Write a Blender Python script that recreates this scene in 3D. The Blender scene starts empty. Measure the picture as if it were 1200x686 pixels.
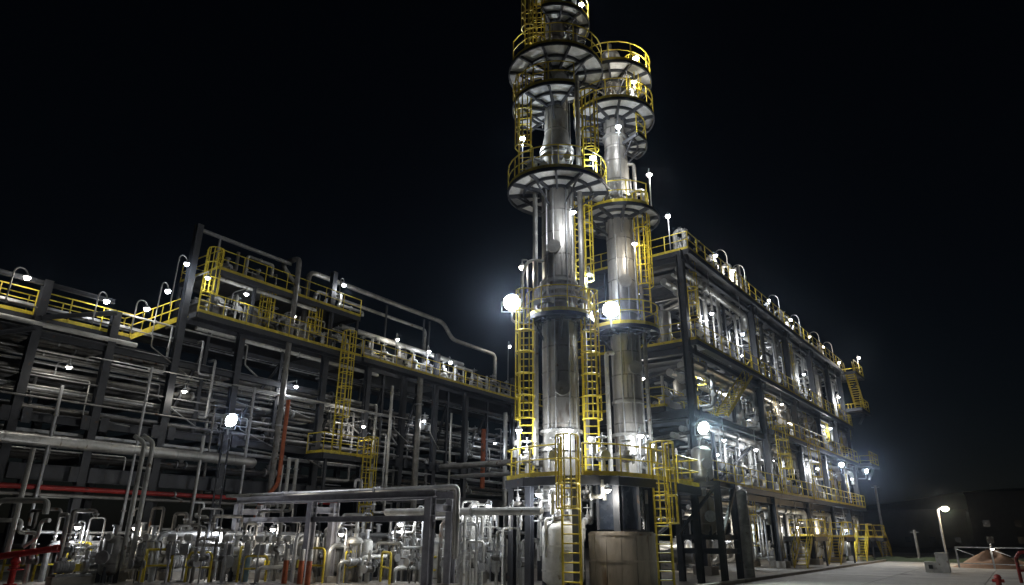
import bpy, math, random
from mathutils import Vector as V, Matrix

random.seed(11)
PI = math.pi
R = math.radians
sc = bpy.context.scene
COL = sc.collection

# ------------------------------------------------------------------ camera
# plant axes: +X runs along the racks (away to the right of the view), +Y across them, Z up
cam_d = bpy.data.cameras.new('camera')
cam = bpy.data.objects.new('camera', cam_d)
COL.objects.link(cam)
zc = V((20, 2143, -783)).normalized()
xc = V((594, -291, -783)); xc = (xc - zc * xc.dot(zc)).normalized()
yc = zc.cross(xc)
CAM_R = Matrix((xc, yc, zc))
CAM_C = V((0, 0, 1.7))
cam.matrix_world = Matrix.Translation(CAM_C) @ CAM_R.to_4x4()
cam_d.sensor_width = 36.0
cam_d.lens = 783 / 1200 * 36
cam_d.clip_end = 3000
cam_d.clip_start = 0.1
sc.camera = cam

# ------------------------------------------------------------------ night sky, added fill lamp, exposure
world = bpy.data.worlds.new('World'); sc.world = world; world.use_nodes = True
nt = world.node_tree
sky = nt.nodes.new('ShaderNodeTexSky'); sky.sky_type = 'NISHITA'; sky.sun_disc = False
sky.sun_elevation = R(38); sky.sun_rotation = R(231)
bg = nt.nodes['Background']; bg.inputs['Strength'].default_value = 0.0005
nt.links.new(sky.outputs['Color'], bg.inputs['Color'])
moon_fill_d = bpy.data.lights.new('moon_fill', 'SUN'); moon_fill_d.energy = 0.006; moon_fill_d.angle = R(0.5); moon_fill_d.color = (1, 0.95, 0.88)  # unseen source, added as faint fill on steel facing the camera
moon_fill = bpy.data.objects.new('moon_fill', moon_fill_d); COL.objects.link(moon_fill)
moon_fill.rotation_euler = V((0.62, 0.5, -0.62)).to_track_quat('-Z', 'Y').to_euler()
sc.view_settings.view_transform = 'Standard'; sc.view_settings.look = 'None'
sc.view_settings.exposure = 0.3; sc.view_settings.gamma = 1.0; sc.view_settings.use_curve_mapping = False
sc.cycles.max_bounces = 4; sc.cycles.diffuse_bounces = 2; sc.cycles.glossy_bounces = 3
sc.cycles.sample_clamp_indirect = 4.0
sc.cycles.use_light_tree = True
sc.cycles.use_denoising = True
sc.cycles.use_adaptive_sampling = True; sc.cycles.adaptive_threshold = 0.025

# ------------------------------------------------------------------ materials
def nodes_of(m):
    m.use_nodes = True
    t = m.node_tree
    return t, t.nodes['Principled BSDF']

def pmat(name, col, rough=0.5, metal=0.0, var=0.25, scale=3.0, bump=0.15, bscale=20.0, rust=0.0, rustcol=(0.09, 0.045, 0.02), stretch=None):
    m = bpy.data.materials.new(name)
    t, p = nodes_of(m); N = t.nodes; L = t.links
    tc = N.new('ShaderNodeTexCoord'); oi = N.new('ShaderNodeObjectInfo')
    add = N.new('ShaderNodeVectorMath'); add.operation = 'ADD'
    mul = N.new('ShaderNodeMath'); mul.operation = 'MULTIPLY'; mul.inputs[1].default_value = 37.0
    L.new(oi.outputs['Random'], mul.inputs[0])
    L.new(tc.outputs['Object'], add.inputs[0]); L.new(mul.outputs[0], add.inputs[1])
    src = add.outputs[0]
    if stretch:
        mp = N.new('ShaderNodeMapping'); mp.inputs['Scale'].default_value = stretch
        L.new(src, mp.inputs['Vector']); src = mp.outputs[0]
    n1 = N.new('ShaderNodeTexNoise'); n1.inputs['Scale'].default_value = scale; n1.inputs['Detail'].default_value = 6; n1.inputs['Roughness'].default_value = 0.65
    L.new(src, n1.inputs['Vector'])
    r = N.new('ShaderNodeValToRGB')
    r.color_ramp.elements[0].position = 0.3; r.color_ramp.elements[1].position = 0.7
    r.color_ramp.elements[0].color = [c * (1 - var) for c in col] + [1]
    r.color_ramp.elements[1].color = [min(1, c * (1 + var)) for c in col] + [1]
    L.new(n1.outputs['Fac'], r.inputs['Fac'])
    out = r.outputs['Color']
    if rust > 0:
        n2 = N.new('ShaderNodeTexNoise'); n2.inputs['Scale'].default_value = scale * 1.7; n2.inputs['Detail'].default_value = 8
        L.new(src, n2.inputs['Vector'])
        r2 = N.new('ShaderNodeValToRGB')
        r2.color_ramp.elements[0].position = 0.68 - rust * 0.25; r2.color_ramp.elements[1].position = 0.76 - rust * 0.2
        L.new(n2.outputs['Fac'], r2.inputs['Fac'])
        mx = N.new('ShaderNodeMixRGB'); mx.inputs['Color2'].default_value = (*rustcol, 1)
        L.new(r2.outputs['Color'], mx.inputs['Fac']); L.new(out, mx.inputs['Color1']); out = mx.outputs[0]
    L.new(out, p.inputs['Base Color'])
    mr = N.new('ShaderNodeMapRange'); mr.inputs['To Min'].default_value = max(0.05, rough - 0.12); mr.inputs['To Max'].default_value = min(1, rough + 0.15)
    L.new(n1.outputs['Fac'], mr.inputs['Value']); L.new(mr.outputs[0], p.inputs['Roughness'])
    p.inputs['Metallic'].default_value = metal
    if bump > 0:
        n3 = N.new('ShaderNodeTexNoise'); n3.inputs['Scale'].default_value = bscale; n3.inputs['Detail'].default_value = 3
        L.new(src, n3.inputs['Vector'])
        b = N.new('ShaderNodeBump'); b.inputs['Strength'].default_value = bump; b.inputs['Distance'].default_value = 0.02
        L.new(n3.outputs['Fac'], b.inputs['Height']); L.new(b.outputs[0], p.inputs['Normal'])
    return m

def emat(name, col, strength):
    m = bpy.data.materials.new(name)
    t, p = nodes_of(m)
    p.inputs['Base Color'].default_value = (0.8, 0.8, 0.8, 1)
    p.inputs['Emission Color'].default_value = (*col, 1)
    p.inputs['Emission Strength'].default_value = strength
    m.cycles.emission_sampling = 'NONE'
    return m

M = {
 'steel': pmat('dark_painted_steel', (0.032, 0.035, 0.042), 0.5, 0.0, 0.4, 2.0, 0.08, 12, rust=0.12),
 'beam': pmat('fireproofed_beam', (0.3, 0.3, 0.33), 0.7, 0.0, 0.3, 2.5, 0.2, 18),
 'clad': pmat('aluminium_jacket', (0.44, 0.44, 0.42), 0.4, 0.7, 0.35, 1.4, 0.35, 7, rust=0.1, rustcol=(0.2, 0.17, 0.13)),
 'clad_d': pmat('weathered_jacket', (0.24, 0.235, 0.22), 0.48, 0.5, 0.45, 1.8, 0.3, 9, rust=0.22),
 'tower': pmat('tower_jacket', (0.36, 0.35, 0.33), 0.42, 0.65, 0.55, 0.9, 0.7, 4, rust=0.25, rustcol=(0.17, 0.13, 0.1), stretch=(1, 1, 0.3)),
 'clad_k': pmat('grimy_jacket', (0.13, 0.125, 0.115), 0.5, 0.4, 0.55, 1.6, 0.35, 9, rust=0.35),
 'galv': pmat('galvanised_steel', (0.42, 0.43, 0.44), 0.45, 0.5, 0.25, 5, 0.1, 30),
 'grating': pmat('dark_grating', (0.09, 0.09, 0.09), 0.6, 0.3, 0.35, 4, 0.3, 40),
 'plate': pmat('galvanised_floor_plate', (0.66, 0.67, 0.66), 0.5, 0.15, 0.2, 4, 0.1, 40),
 'grey': pmat('grey_paint', (0.3, 0.3, 0.3), 0.5, 0.0, 0.3, 3, 0.08, 15, rust=0.1),
 'pale': pmat('pale_paint', (0.52, 0.52, 0.49), 0.5, 0.0, 0.3, 2.0, 0.08, 15, rust=0.18, rustcol=(0.2, 0.15, 0.1)),
 'yellow': pmat('safety_yellow_paint', (0.6, 0.47, 0.035), 0.5, 0.0, 0.4, 2.5, 0.08, 30, rust=0.22, rustcol=(0.14, 0.08, 0.03)),
 'red': pmat('fire_red_paint', (0.3, 0.02, 0.016), 0.45, 0.0, 0.4, 1.5, 0.06, 20, rust=0.3, rustcol=(0.07, 0.03, 0.02)),
 'red2': pmat('bright_red_paint', (0.5, 0.022, 0.018), 0.4, 0.0, 0.25, 3, 0.05, 20, rust=0.08),
 'orange': pmat('orange_paint', (0.36, 0.09, 0.03), 0.6, 0.0, 0.35, 2, 0.06, 20, rust=0.3),
 'green': pmat('green_paint', (0.03, 0.14, 0.06), 0.5, 0.0, 0.25, 3, 0.05, 20),
 'blue': pmat('pale_blue_paint', (0.2, 0.32, 0.4), 0.45, 0.0, 0.2, 3, 0.05, 20),
 'navy': pmat('navy_enamel', (0.02, 0.028, 0.045), 0.25, 0.1, 0.4, 1.5, 0.1, 5),
 'tan': pmat('stained_tan_sheet', (0.25, 0.22, 0.18), 0.65, 0.15, 0.4, 1.8, 0.25, 10, rust=0.25, rustcol=(0.14, 0.09, 0.05), stretch=(1, 1, 0.25)),
 'black': pmat('black_rubber', (0.012, 0.012, 0.012), 0.6, 0, 0.2, 5, 0.05),
 'conc': pmat('concrete', (0.32, 0.3, 0.27), 0.85, 0, 0.25, 0.9, 0.3, 14, rust=0.08, rustcol=(0.16, 0.14, 0.12)),
 'road': pmat('pale_concrete_road', (0.36, 0.345, 0.32), 0.8, 0, 0.3, 0.3, 0.35, 9, rust=0.22, rustcol=(0.15, 0.135, 0.12)),
 'ground': pmat('yard_ground', (0.12, 0.11, 0.095), 0.9, 0, 0.35, 0.4, 0.4, 6),
 'soil': pmat('reddish_soil', (0.26, 0.15, 0.09), 0.95, 0, 0.3, 1.2, 0.5, 5),
 'grass': pmat('dark_grass', (0.05, 0.07, 0.025), 0.9, 0, 0.4, 1.2, 0.5, 8),
 'hill': pmat('night_hill', (0.02, 0.025, 0.02), 0.95, 0, 0.3, 0.02, 0.0),
 'facade': pmat('far_facade', (0.12, 0.11, 0.1), 0.85, 0, 0.15, 0.4, 0.1, 4),
 'glass': pmat('dark_window', (0.02, 0.022, 0.025), 0.12, 0, 0.1, 1, 0.0),
 'lamp': emat('lamp_white', (0.95, 0.98, 1.0), 30),
 'lamp_b': emat('lamp_cool', (0.8, 0.9, 1.0), 20), 'lamp_c': emat('lamp_neutral', (1.0, 0.94, 0.84), 26), 'lamp_d': emat('lamp_dim', (1.0, 0.9, 0.75), 9),
 'flood': emat('flood_white', (0.86, 0.93, 1.0), 80),
 'floodg': emat('flood_greenish', (0.82, 1.0, 0.92), 60),
 'warm': emat('lamp_warm', (1.0, 0.78, 0.5), 25),
}

# ------------------------------------------------------------------ helpers
ORG = {}
THINGS = []

def thing(name, label, cat, loc=(0, 0, 0), group=None):
    o = bpy.data.objects.new(name, None); COL.objects.link(o)
    o.location = loc; o.empty_display_size = 0.2
    o['label'] = label; o['category'] = cat
    if group: o['group'] = group
    ORG[o.name] = V(loc); THINGS.append(o)
    return o

def struct(name, mb, mat):
    o = mb.build(name, mat, None); o['kind'] = 'structure'
    return o

def root_org(o):
    while o.parent is not None: o = o.parent
    return ORG.get(o.name, V((0, 0, 0)))

def fillet(pts, rad, segs=4):
    pts = [V(p) for p in pts]
    out = [pts[0]]
    for i in range(1, len(pts) - 1):
        a, b, c = pts[i - 1], pts[i], pts[i + 1]
        d1 = (a - b); d2 = (c - b)
        r = min(rad, d1.length * 0.48, d2.length * 0.48)
        d1.normalize(); d2.normalize()
        if abs(d1.dot(d2)) > 0.999: out.append(b); continue
        p1 = b + d1 * r; p2 = b + d2 * r
        for k in range(segs + 1):
            t = k / segs
            out.append((1 - t) ** 2 * p1 + 2 * t * (1 - t) * b + t * t * p2)
    out.append(pts[-1])
    return out

class MB:
    def __init__(s): s.v = []; s.f = []
    def add(s, vs, fs):
        o = len(s.v); s.v += [V(v) for v in vs]; s.f += [tuple(i + o for i in f) for f in fs]; return s
    def box(s, c, d, rz=0.0):
        c = V(c); hx, hy, hz = d[0] / 2, d[1] / 2, d[2] / 2
        ca, sa = math.cos(rz), math.sin(rz); vs = []
        for z in (-hz, hz):
            for x, y in ((-hx, -hy), (hx, -hy), (hx, hy), (-hx, hy)):
                vs.append(c + V((x * ca - y * sa, x * sa + y * ca, z)))
        return s.add(vs, [(0, 3, 2, 1), (4, 5, 6, 7), (0, 1, 5, 4), (1, 2, 6, 5), (2, 3, 7, 6), (3, 0, 4, 7)])
    def sweep(s, sec, p0, p1, up=V((0, 0, 1))):
        p0 = V(p0); p1 = V(p1); d = (p1 - p0).normalized()
        if abs(d.dot(up)) > 0.98: up = V((1, 0, 0)) if abs(d.x) < 0.9 else V((0, 1, 0))
        sx = d.cross(up).normalized(); sy = sx.cross(d).normalized()
        n = len(sec)
        vs = [p + sx * a + sy * b for p in (p0, p1) for a, b in sec]
        fs = [(i, (i + 1) % n, n + (i + 1) % n, n + i) for i in range(n)]
        fs += [tuple(range(n))[::-1], tuple(range(n, 2 * n))]
        return s.add(vs, fs)
    def bar(s, p0, p1, w, h=None, up=V((0, 0, 1))):
        h = h or w; w /= 2; h /= 2
        return s.sweep([(-w, -h), (w, -h), (w, h), (-w, h)], p0, p1, up)
    def hbeam(s, p0, p1, b=0.3, h=0.3, t=0.03, up=V((0, 0, 1))):
        b /= 2; h /= 2; w = t / 2
        sec = [(-b, -h), (b, -h), (b, -h + t), (w, -h + t), (w, h - t), (b, h - t), (b, h), (-b, h), (-b, h - t), (-w, h - t), (-w, -h + t), (-b, -h + t)]
        return s.sweep(sec, p0, p1, up)
    def tube(s, path, r, n=8, closed=False, caps=True):
        path = [V(p) for p in path]; m = len(path)
        if closed: tan = [(path[(i + 1) % m] - path[i - 1]).normalized() for i in range(m)]
        else: tan = [(path[min(i + 1, m - 1)] - path[max(i - 1, 0)]).normalized() for i in range(m)]
        u = V((0, 0, 1)) if abs(tan[0].z) < 0.9 else V((1, 0, 0))
        vs = []
        for i in range(m):
            d = tan[i]; u = (u - d * u.dot(d))
            if u.length < 1e-5: u = d.orthogonal()
            u.normalize(); w = d.cross(u)
            for k in range(n):
                a = 2 * PI * k / n
                vs.append(path[i] + (u * math.cos(a) + w * math.sin(a)) * r)
        fs = []
        for i in range(m if closed else m - 1):
            j = (i + 1) % m
            for k in range(n):
                q = (k + 1) % n
                fs.append((i * n + k, i * n + q, j * n + q, j * n + k))
        if caps and not closed:
            fs.append(tuple(range(n))[::-1]); fs.append(tuple((m - 1) * n + k for k in range(n)))
        return s.add(vs, fs)
    def cyl(s, p0, p1, r, n=12): return s.tube([p0, p1], r, n)
    def lathe(s, prof, p, axis=(0, 0, 1), n=20, a0=0, a1=2 * PI):
        p = V(p); ax = V(axis).normalized(); u = ax.orthogonal().normalized(); w = ax.cross(u)
        m = len(prof); vs = []; full = abs(a1 - a0 - 2 * PI) < 1e-6
        cols = n if full else n + 1
        for i in range(cols):
            a = a0 + (a1 - a0) * i / n; d = u * math.cos(a) + w * math.sin(a)
            for r, t in prof: vs.append(p + d * max(r, 1e-4) + ax * t)
        fs = []
        for i in range(n):
            j = (i + 1) % cols
            for k in range(m - 1): fs.append((i * m + k, j * m + k, j * m + k + 1, i * m + k + 1))
        return s.add(vs, fs)
    def sector(s, c, r0, r1, a0, a1, z0, z1, n=6):
        vs = []
        for i in range(n + 1):
            a = a0 + (a1 - a0) * i / n; x, y = math.cos(a), math.sin(a)
            vs += [V((c[0] + x * r0, c[1] + y * r0, z0)), V((c[0] + x * r1, c[1] + y * r1, z0)), V((c[0] + x * r1, c[1] + y * r1, z1)), V((c[0] + x * r0, c[1] + y * r0, z1))]
        fs = []
        for i in range(n):
            b = i * 4; q = b + 4
            for k in range(4): fs.append((b + k, q + k, q + (k + 1) % 4, b + (k + 1) % 4))
        fs += [(0, 1, 2, 3), (n * 4 + 3, n * 4 + 2, n * 4 + 1, n * 4)]
        return s.add(vs, fs)
    def mesh(s, name, mat, org=V((0, 0, 0)), angle=35):
        me = bpy.data.meshes.new(name)
        me.from_pydata([v - org for v in s.v], [], s.f)
        me.materials.append(M[mat] if isinstance(mat, str) else mat)
        me.polygons.foreach_set('use_smooth', [True] * len(me.polygons))
        me.update(); me.set_sharp_from_angle(angle=R(angle))
        return me
    def build(s, name, mat, parent, label=None):
        org = root_org(parent) if parent is not None else V((0, 0, 0))
        o = bpy.data.objects.new(name, s.mesh(name, mat, org)); COL.objects.link(o)
        if parent is not None: o.parent = parent
        if label: o['label'] = label
        return o

def fix_normals():
    import bmesh
    for me in bpy.data.meshes:
        bm = bmesh.new(); bm.from_mesh(me); bmesh.ops.recalc_face_normals(bm, faces=bm.faces); bm.to_mesh(me); bm.free()

def inst(name, me, loc, parent, rz=0.0, mat3=None):
    o = bpy.data.objects.new(name, me); COL.objects.link(o); o.parent = parent
    o.location = V(loc) - root_org(parent)
    if mat3 is not None: o.rotation_euler = mat3.to_euler()
    else: o.rotation_euler = (0, 0, rz)
    return o

def copy_tree(o, parent=None):
    c = o.copy(); COL.objects.link(c); c.parent = parent
    for ch in o.children: copy_tree(ch, c)
    return c

class Proto:
    """a thing built once at the origin; put() uses the first build itself, then copies"""
    def __init__(s, fn): s.fn = fn; s.o = None; s.used = False
    def put(s, loc, rz, label, group=None, scale=1.0):
        if s.o is None: s.o = s.fn(); THINGS.remove(s.o)
        o = s.o if not s.used else copy_tree(s.o)
        s.used = True
        o.location = loc; o.rotation_euler = (0, 0, rz); o.scale = (scale,) * 3
        o['label'] = label
        if group: o['group'] = group
        THINGS.append(o)
        return o

LD = {}
def light(parent, loc, watts, col=(0.95, 0.97, 1.0), radius=0.12, aim=None, angle=130, blend=0.6):
    key = (watts, col, radius, aim is None, angle)
    if key not in LD:
        d = bpy.data.lights.new('lamp_light', 'POINT' if aim is None else 'SPOT')
        d.energy = watts; d.color = col; d.shadow_soft_size = radius
        if aim is not None: d.spot_size = R(angle); d.spot_blend = blend
        LD[key] = d
    o = bpy.data.objects.new('lamp_light', LD[key]); COL.objects.link(o)
    o.location = loc
    if aim is not None: o.rotation_euler = V(aim).to_track_quat('-Z', 'Y').to_euler()
    return o

POST = {}
def post_mesh(h, mat):
    k = (round(h, 2), mat)
    if k not in POST: POST[k] = MB().cyl((0, 0, 0), (0, 0, h), 0.028, 6).mesh('post', mat)
    return POST[k]

def railing(path, parent, holder=None, h=1.1, spacing=1.4, closed=False, mat='yellow', toe=True, r=0.029):
    path = [V(p) for p in path]
    up = V((0, 0, h))
    top = MB().tube([p + up for p in path], r, 6, closed)
    if holder is None: holder = top.build('guardrail', mat, parent)
    else: top.build('top_rail', mat, holder)
    MB().tube([p + up * 0.55 for p in path], r * 0.85, 6, closed).build('middle_rail', mat, holder)
    if toe:
        mb = MB(); seq = path + ([path[0]] if closed else [])
        for a, b in zip(seq, seq[1:]): mb.bar(a + V((0, 0, 0.08)), b + V((0, 0, 0.08)), 0.012, 0.15)
        mb.build('toe_board', mat, holder)
    seq = path + ([path[0]] if closed else [])
    tot = sum((b - a).length for a, b in zip(seq, seq[1:])); n = max(1, round(tot / spacing))
    me = post_mesh(h, mat)
    for i in range(n if closed else n + 1):
        t = tot * i / n
        for a, b in zip(seq, seq[1:]):
            L = (b - a).length
            if t <= L + 1e-6: inst('post', me, a + (b - a) * (t / L if L else 0), holder); break
            t -= L
    return holder

RUNG = {}
def ladder(base, top_z, face, label, w=0.55, cage=True, cage_from=2.3, ext=1.1, mat='yellow', group='yellow ladders'):
    """face: angle of the direction the climber stands in, away from the wall"""
    base = V(base); t = thing('caged_ladder' if cage else 'ladder', label, 'ladder', base, group)
    o = V((math.cos(face), math.sin(face), 0)); s = V((-o.y, o.x, 0))
    H = top_z - base.z
    for k in (-1, 1):
        MB().bar(base + s * k * w / 2, base + s * k * w / 2 + V((0, 0, H + ext)), 0.075, 0.05, up=o).build('stringer', mat, t)
    key = (w, mat)
    if key not in RUNG: RUNG[key] = MB().cyl((0, -w / 2, 0), (0, w / 2, 0), 0.024, 6).mesh('rung', mat)
    n = int(H / 0.3)
    for i in range(1, n + 1): inst('rung', RUNG[key], base + V((0, 0, i * 0.3)), t, face)
    if cage:
        z0 = cage_from; z1 = H + ext
        m = max(2, round((z1 - z0) / 0.9)); hk = ('hoop', w, mat)
        if hk not in RUNG:
            pts = []
            for i in range(9):
                a = -PI * 0.5 + PI * i / 8
                pts.append(V((0.36 + 0.36 * math.cos(a), 0.38 * math.sin(a), 0)))
            pts = [V((0, -w / 2, 0))] + pts + [V((0, w / 2, 0))]
            mb = MB()
            mb.tube(pts, 0.03, 5)
            RUNG[hk] = mb.mesh('hoop', mat)
        for i in range(m + 1): inst('cage_hoop', RUNG[hk], base + V((0, 0, z0 + (z1 - z0) * i / m)), t, face)
        for a in (-70, -35, 0, 35, 70):
            q = base + o * (0.36 + 0.36 * math.cos(R(a))) + s * 0.38 * math.sin(R(a))
            MB().bar(q + V((0, 0, z0)), q + V((0, 0, z1)), 0.05, 0.02, up=o).build('cage_strap', mat, t)
    return t

def stair(p0, p1, label, w=0.8, mat='yellow'):
    p0 = V(p0); p1 = V(p1); t = thing('steel_stair', label, 'stairs', p0, 'yellow stairs')
    d = (p1 - p0); hd = V((d.x, d.y, 0)).normalized(); s = V((-hd.y, hd.x, 0))
    n = max(3, int(d.z / 0.2))
    me = MB().box((0, 0, 0), (0.26, w, 0.03)).mesh('tread', mat)
    for i in range(1, n + 1): inst('tread', me, p0 + d * (i / n), t, math.atan2(hd.y, hd.x))
    for k in (-1, 1):
        MB().bar(p0 + s * k * w / 2, p1 + s * k * w / 2, 0.04, 0.22).build('stringer', mat, t)
        railing([p0 + s * k * w / 2, p1 + s * k * w / 2], t, toe=False, spacing=1.0)
    return t

# ---- pipes
def flange_mesh(r, d, mat, _c={}):
    k = (round(r, 3), tuple(round(x, 2) for x in d), mat)
    if k not in _c:
        _c[k] = MB().lathe([(0, -0.03), (r * 1.55, -0.03), (r * 1.55, 0.03), (0, 0.03)], (0, 0, 0), d, 12).mesh('flange', mat)
    return _c[k]

def pipe(path, r, label, mat='clad', cat='pipe', group=None, bend=None, flanges=(), n=10, bands=0.0, name='pipe', sup=0):
    path = [V(p) for p in path]
    base = V(path[0]); t = thing(name, label, cat, base, group)
    body = MB().tube(fillet(path, bend or r * 3.2), r, n).build('pipe_run', mat, t)
    for seg, fr in flanges:
        a, b = path[seg], path[seg + 1]; d = (b - a).normalized()
        inst('flange', flange_mesh(r, d, 'galv' if mat != 'galv' else 'grey'), a + (b - a) * fr, t)
    if bands:
        for a, b in zip(path, path[1:]):
            L = (b - a).length; d = (b - a).normalized(); m = int(L / bands)
            me = None
            for i in range(m):
                if me is None:
                    me = MB().lathe([(r * 0.9, -0.025), (r * 1.045, -0.025), (r * 1.045, 0.025), (r * 0.9, 0.025)], (0, 0, 0), d, n).mesh('band', mat)
                inst('jacket_band', me, a + d * bands * (i + 0.5), body)
    return t

ORD = ['', 'first', 'second', 'third', 'fourth', 'fifth', 'sixth', 'seventh', 'eighth', 'ninth', 'tenth', 'eleventh', 'twelfth', 'thirteenth', 'fourteenth', 'fifteenth', 'sixteenth', 'seventeenth', 'eighteenth', 'nineteenth', 'twentieth'] + ['twenty-' + q for q in ('first', 'second', 'third', 'fourth', 'fifth', 'sixth', 'seventh', 'eighth', 'ninth')] + ['thirtieth']
NUM = ['', 'one', 'two', 'three', 'four', 'five', 'six', 'seven', 'eight', 'nine', 'ten', 'eleven', 'twelve', 'thirteen', 'fourteen', 'fifteen', 'sixteen', 'seventeen', 'eighteen', 'nineteen', 'twenty']

# ================================================================== SETTING
def sheet(name, x0, x1, y0, y1, z, mat):
    mb = MB(); mb.add([(x0, y0, z), (x1, y0, z), (x1, y1, z), (x0, y1, z)], [(0, 1, 2, 3)])
    return struct(name, mb, mat)
sheet('ground', -900, 1500, -900, 1500, -0.03, 'ground')
sheet('plant_pavement', -10, 120, 9.9, 60, -0.012, 'conc')
road = sheet('road', -30, 160, -12, 9.6, -0.02, 'conc')
slab_me = MB().box((0, 0, 0), (3.97, 3.97, 0.06)).mesh('slab', 'road')
for i in range(18):
    for j in range(4):
        inst('slab', slab_me, (26 + i * 4, 7.5 - j * 4, -0.026 + random.uniform(-0.002, 0.002)), road, 0)
kerb = MB().box((65, 9.72, 0.04), (190, 0.22, 0.16)); struct('kerb', kerb, 'conc')

def hill():
    mb = MB(); n = 60; vs = []
    for i in range(n + 1):
        a = R(-42 + 100 * i / n)
        h = 40 + 42 * math.exp(-((math.degrees(a) + 9) / 13) ** 2) + 9 * math.sin(a * 9) + 5 * math.sin(a * 23 + 1)
        h *= 0.55
        for r, k in ((420, 0), (520, 0.75), (620, 1.0), (800, 0.6)):
            vs.append((r * math.cos(a), r * math.sin(a), h * k - 1))
    fs = [(i * 4 + k, i * 4 + 4 + k, i * 4 + 5 + k, i * 4 + 1 + k) for i in range(n) for k in range(3)]
    mb.add(vs, fs); struct('hill', mb, 'hill')
hill()

# ================================================================== small equipment prototypes
def mk_valve():
    t = thing('gate_valve', 'valve', 'valve')
    MB().lathe([(0, -.26), (.1, -.26), (.1, -.2), (.15, -.1), (.17, 0), (.15, .1), (.1, .2), (.1, .26), (0, .26)], (0, 0, 0), (1, 0, 0), 12).build('valve_body', 'clad_k', t)
    for s in (-1, 1): MB().lathe([(0, -.03), (.19, -.03), (.19, .03), (0, .03)], (s * .26, 0, 0), (1, 0, 0), 12).build('flange', 'galv', t)
    MB().lathe([(.12, .05), (.12, .25), (.16, .25), (.16, .31), (.06, .34), (.05, .5), (0, .5)], (0, 0, 0), (0, 0, 1), 10).build('bonnet', 'grey', t)
    MB().cyl((0, 0, .48), (0, 0, .85), .022, 6).build('stem', 'galv', t)
    w = MB().tube([(0.2 * math.cos(2 * PI * i / 14), 0.2 * math.sin(2 * PI * i / 14), .68) for i in range(14)], .02, 6, True).build('handwheel', 'galv', t)
    for a in (0, 1): MB().cyl((-.2 * math.cos(a * PI / 2), -.2 * math.sin(a * PI / 2), .68), (.2 * math.cos(a * PI / 2), .2 * math.sin(a * PI / 2), .68), .014, 5).build('spoke', 'galv', w)
    return t
VALVE = Proto(mk_valve)

def mk_control():
    t = thing('control_valve', 'valve', 'valve')
    MB().lathe([(0, -.25), (.14, -.25), (.14, -.19), (.09, -.18), (.15, 0), (.09, .18), (.14, .19), (.14, .25), (0, .25)], (0, 0, 0), (1, 0, 0), 12).build('valve_body', 'galv', t)
    for s in (-1, 1): MB().bar((0, s * .09, .1), (0, s * .09, .55), .03, .05).build('yoke', 'grey', t)
    MB().cyl((0, 0, .1), (0, 0, .6), .02, 6).build('stem', 'galv', t)
    MB().lathe([(0, .52), (.1, .53), (.27, .6), (.28, .63), (.28, .67), (.2, .76), (.07, .8), (.06, .92), (0, .93)], (0, 0, 0), (0, 0, 1), 16).build('actuator', 'pale', t)
    return t
CONTROL = Proto(mk_control)

def mk_pump():
    t = thing('pump', 'pump', 'pump')
    MB().box((0, 0, .15), (1.7, .6, .3)).build('plinth', 'conc', t)
    MB().box((0, 0, .36), (1.5, .5, .1)).build('baseplate', 'grey', t)
    m = MB().lathe([(0, -.42), (.2, -.42), (.23, -.38), (.23, .3), (.19, .34), (0, .34)], (.42, 0, .7), (1, 0, 0), 14).build('motor', 'grey', t)
    for k in range(5): MB().lathe([(.2, -.012), (.255, -.012), (.255, .012), (.2, .012)], (.2 + .1 * k, 0, .7), (1, 0, 0), 14).build('cooling_fin', 'grey', m)
    MB().box((.45, 0, 1.0), (.22, .2, .14)).build('terminal_box', 'grey', t)
    MB().box((-.1, 0, .66), (.26, .3, .3)).build('coupling_guard', 'yellow', t)
    MB().lathe([(0, -.14), (.22, -.14), (.3, -.08), (.3, .08), (.22, .14), (0, .14)], (-.45, 0, .7), (1, 0, 0), 16).build('casing', 'galv', t)
    MB().tube(fillet([(-.45, 0, .9), (-.45, 0, 1.5), (-.45, .7, 1.5)], .22), .08, 8).build('discharge_pipe', 'clad', t)
    MB().tube(fillet([(-.55, 0, .7), (-1.0, 0, .7), (-1.0, 0, 1.75)], .25), .1, 8).build('suction_pipe', 'clad', t)
    return t
PUMP = Proto(mk_pump)

def mk_transmitter():
    t = thing('instrument_stand', 'stand', 'instrument')
    MB().cyl((0, 0, 0), (0, 0, 1.35), .035, 8).build('post', 'galv', t)
    MB().box((0, 0, .01), (.25, .25, .02)).build('base_plate', 'galv', t)
    MB().lathe([(0, -.13), (.1, -.13), (.12, -.08), (.12, .08), (.1, .13), (0, .13)], (0, 0, 1.42), (0, 1, 0), 12).build('transmitter', 'pale', t)
    MB().box((.12, 0, 1.05), (.14, .3, .34)).build('junction_box', 'galv', t)
    return t
TRANS = Proto(mk_transmitter)

def mk_cabinet():
    t = thing('control_cabinet', 'cabinet', 'cabinet')
    MB().box((0, 0, .85), (.45, .8, 1.3)).build('cabinet_body', 'pale', t)
    d = MB().box((-.24, 0, .85), (.03, .72, 1.2)).build('door', 'pale', t)
    MB().box((-.27, .28, .85), (.03, .04, .16)).build('handle', 'black', d)
    for s in (-1, 1): MB().box((0, s * .33, .1), (.4, .08, .2)).build('foot', 'steel', t)
    MB().box((0, 0, 1.53), (.55, .9, .05)).build('rain_hood', 'galv', t)
    return t
CAB = Proto(mk_cabinet)

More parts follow.
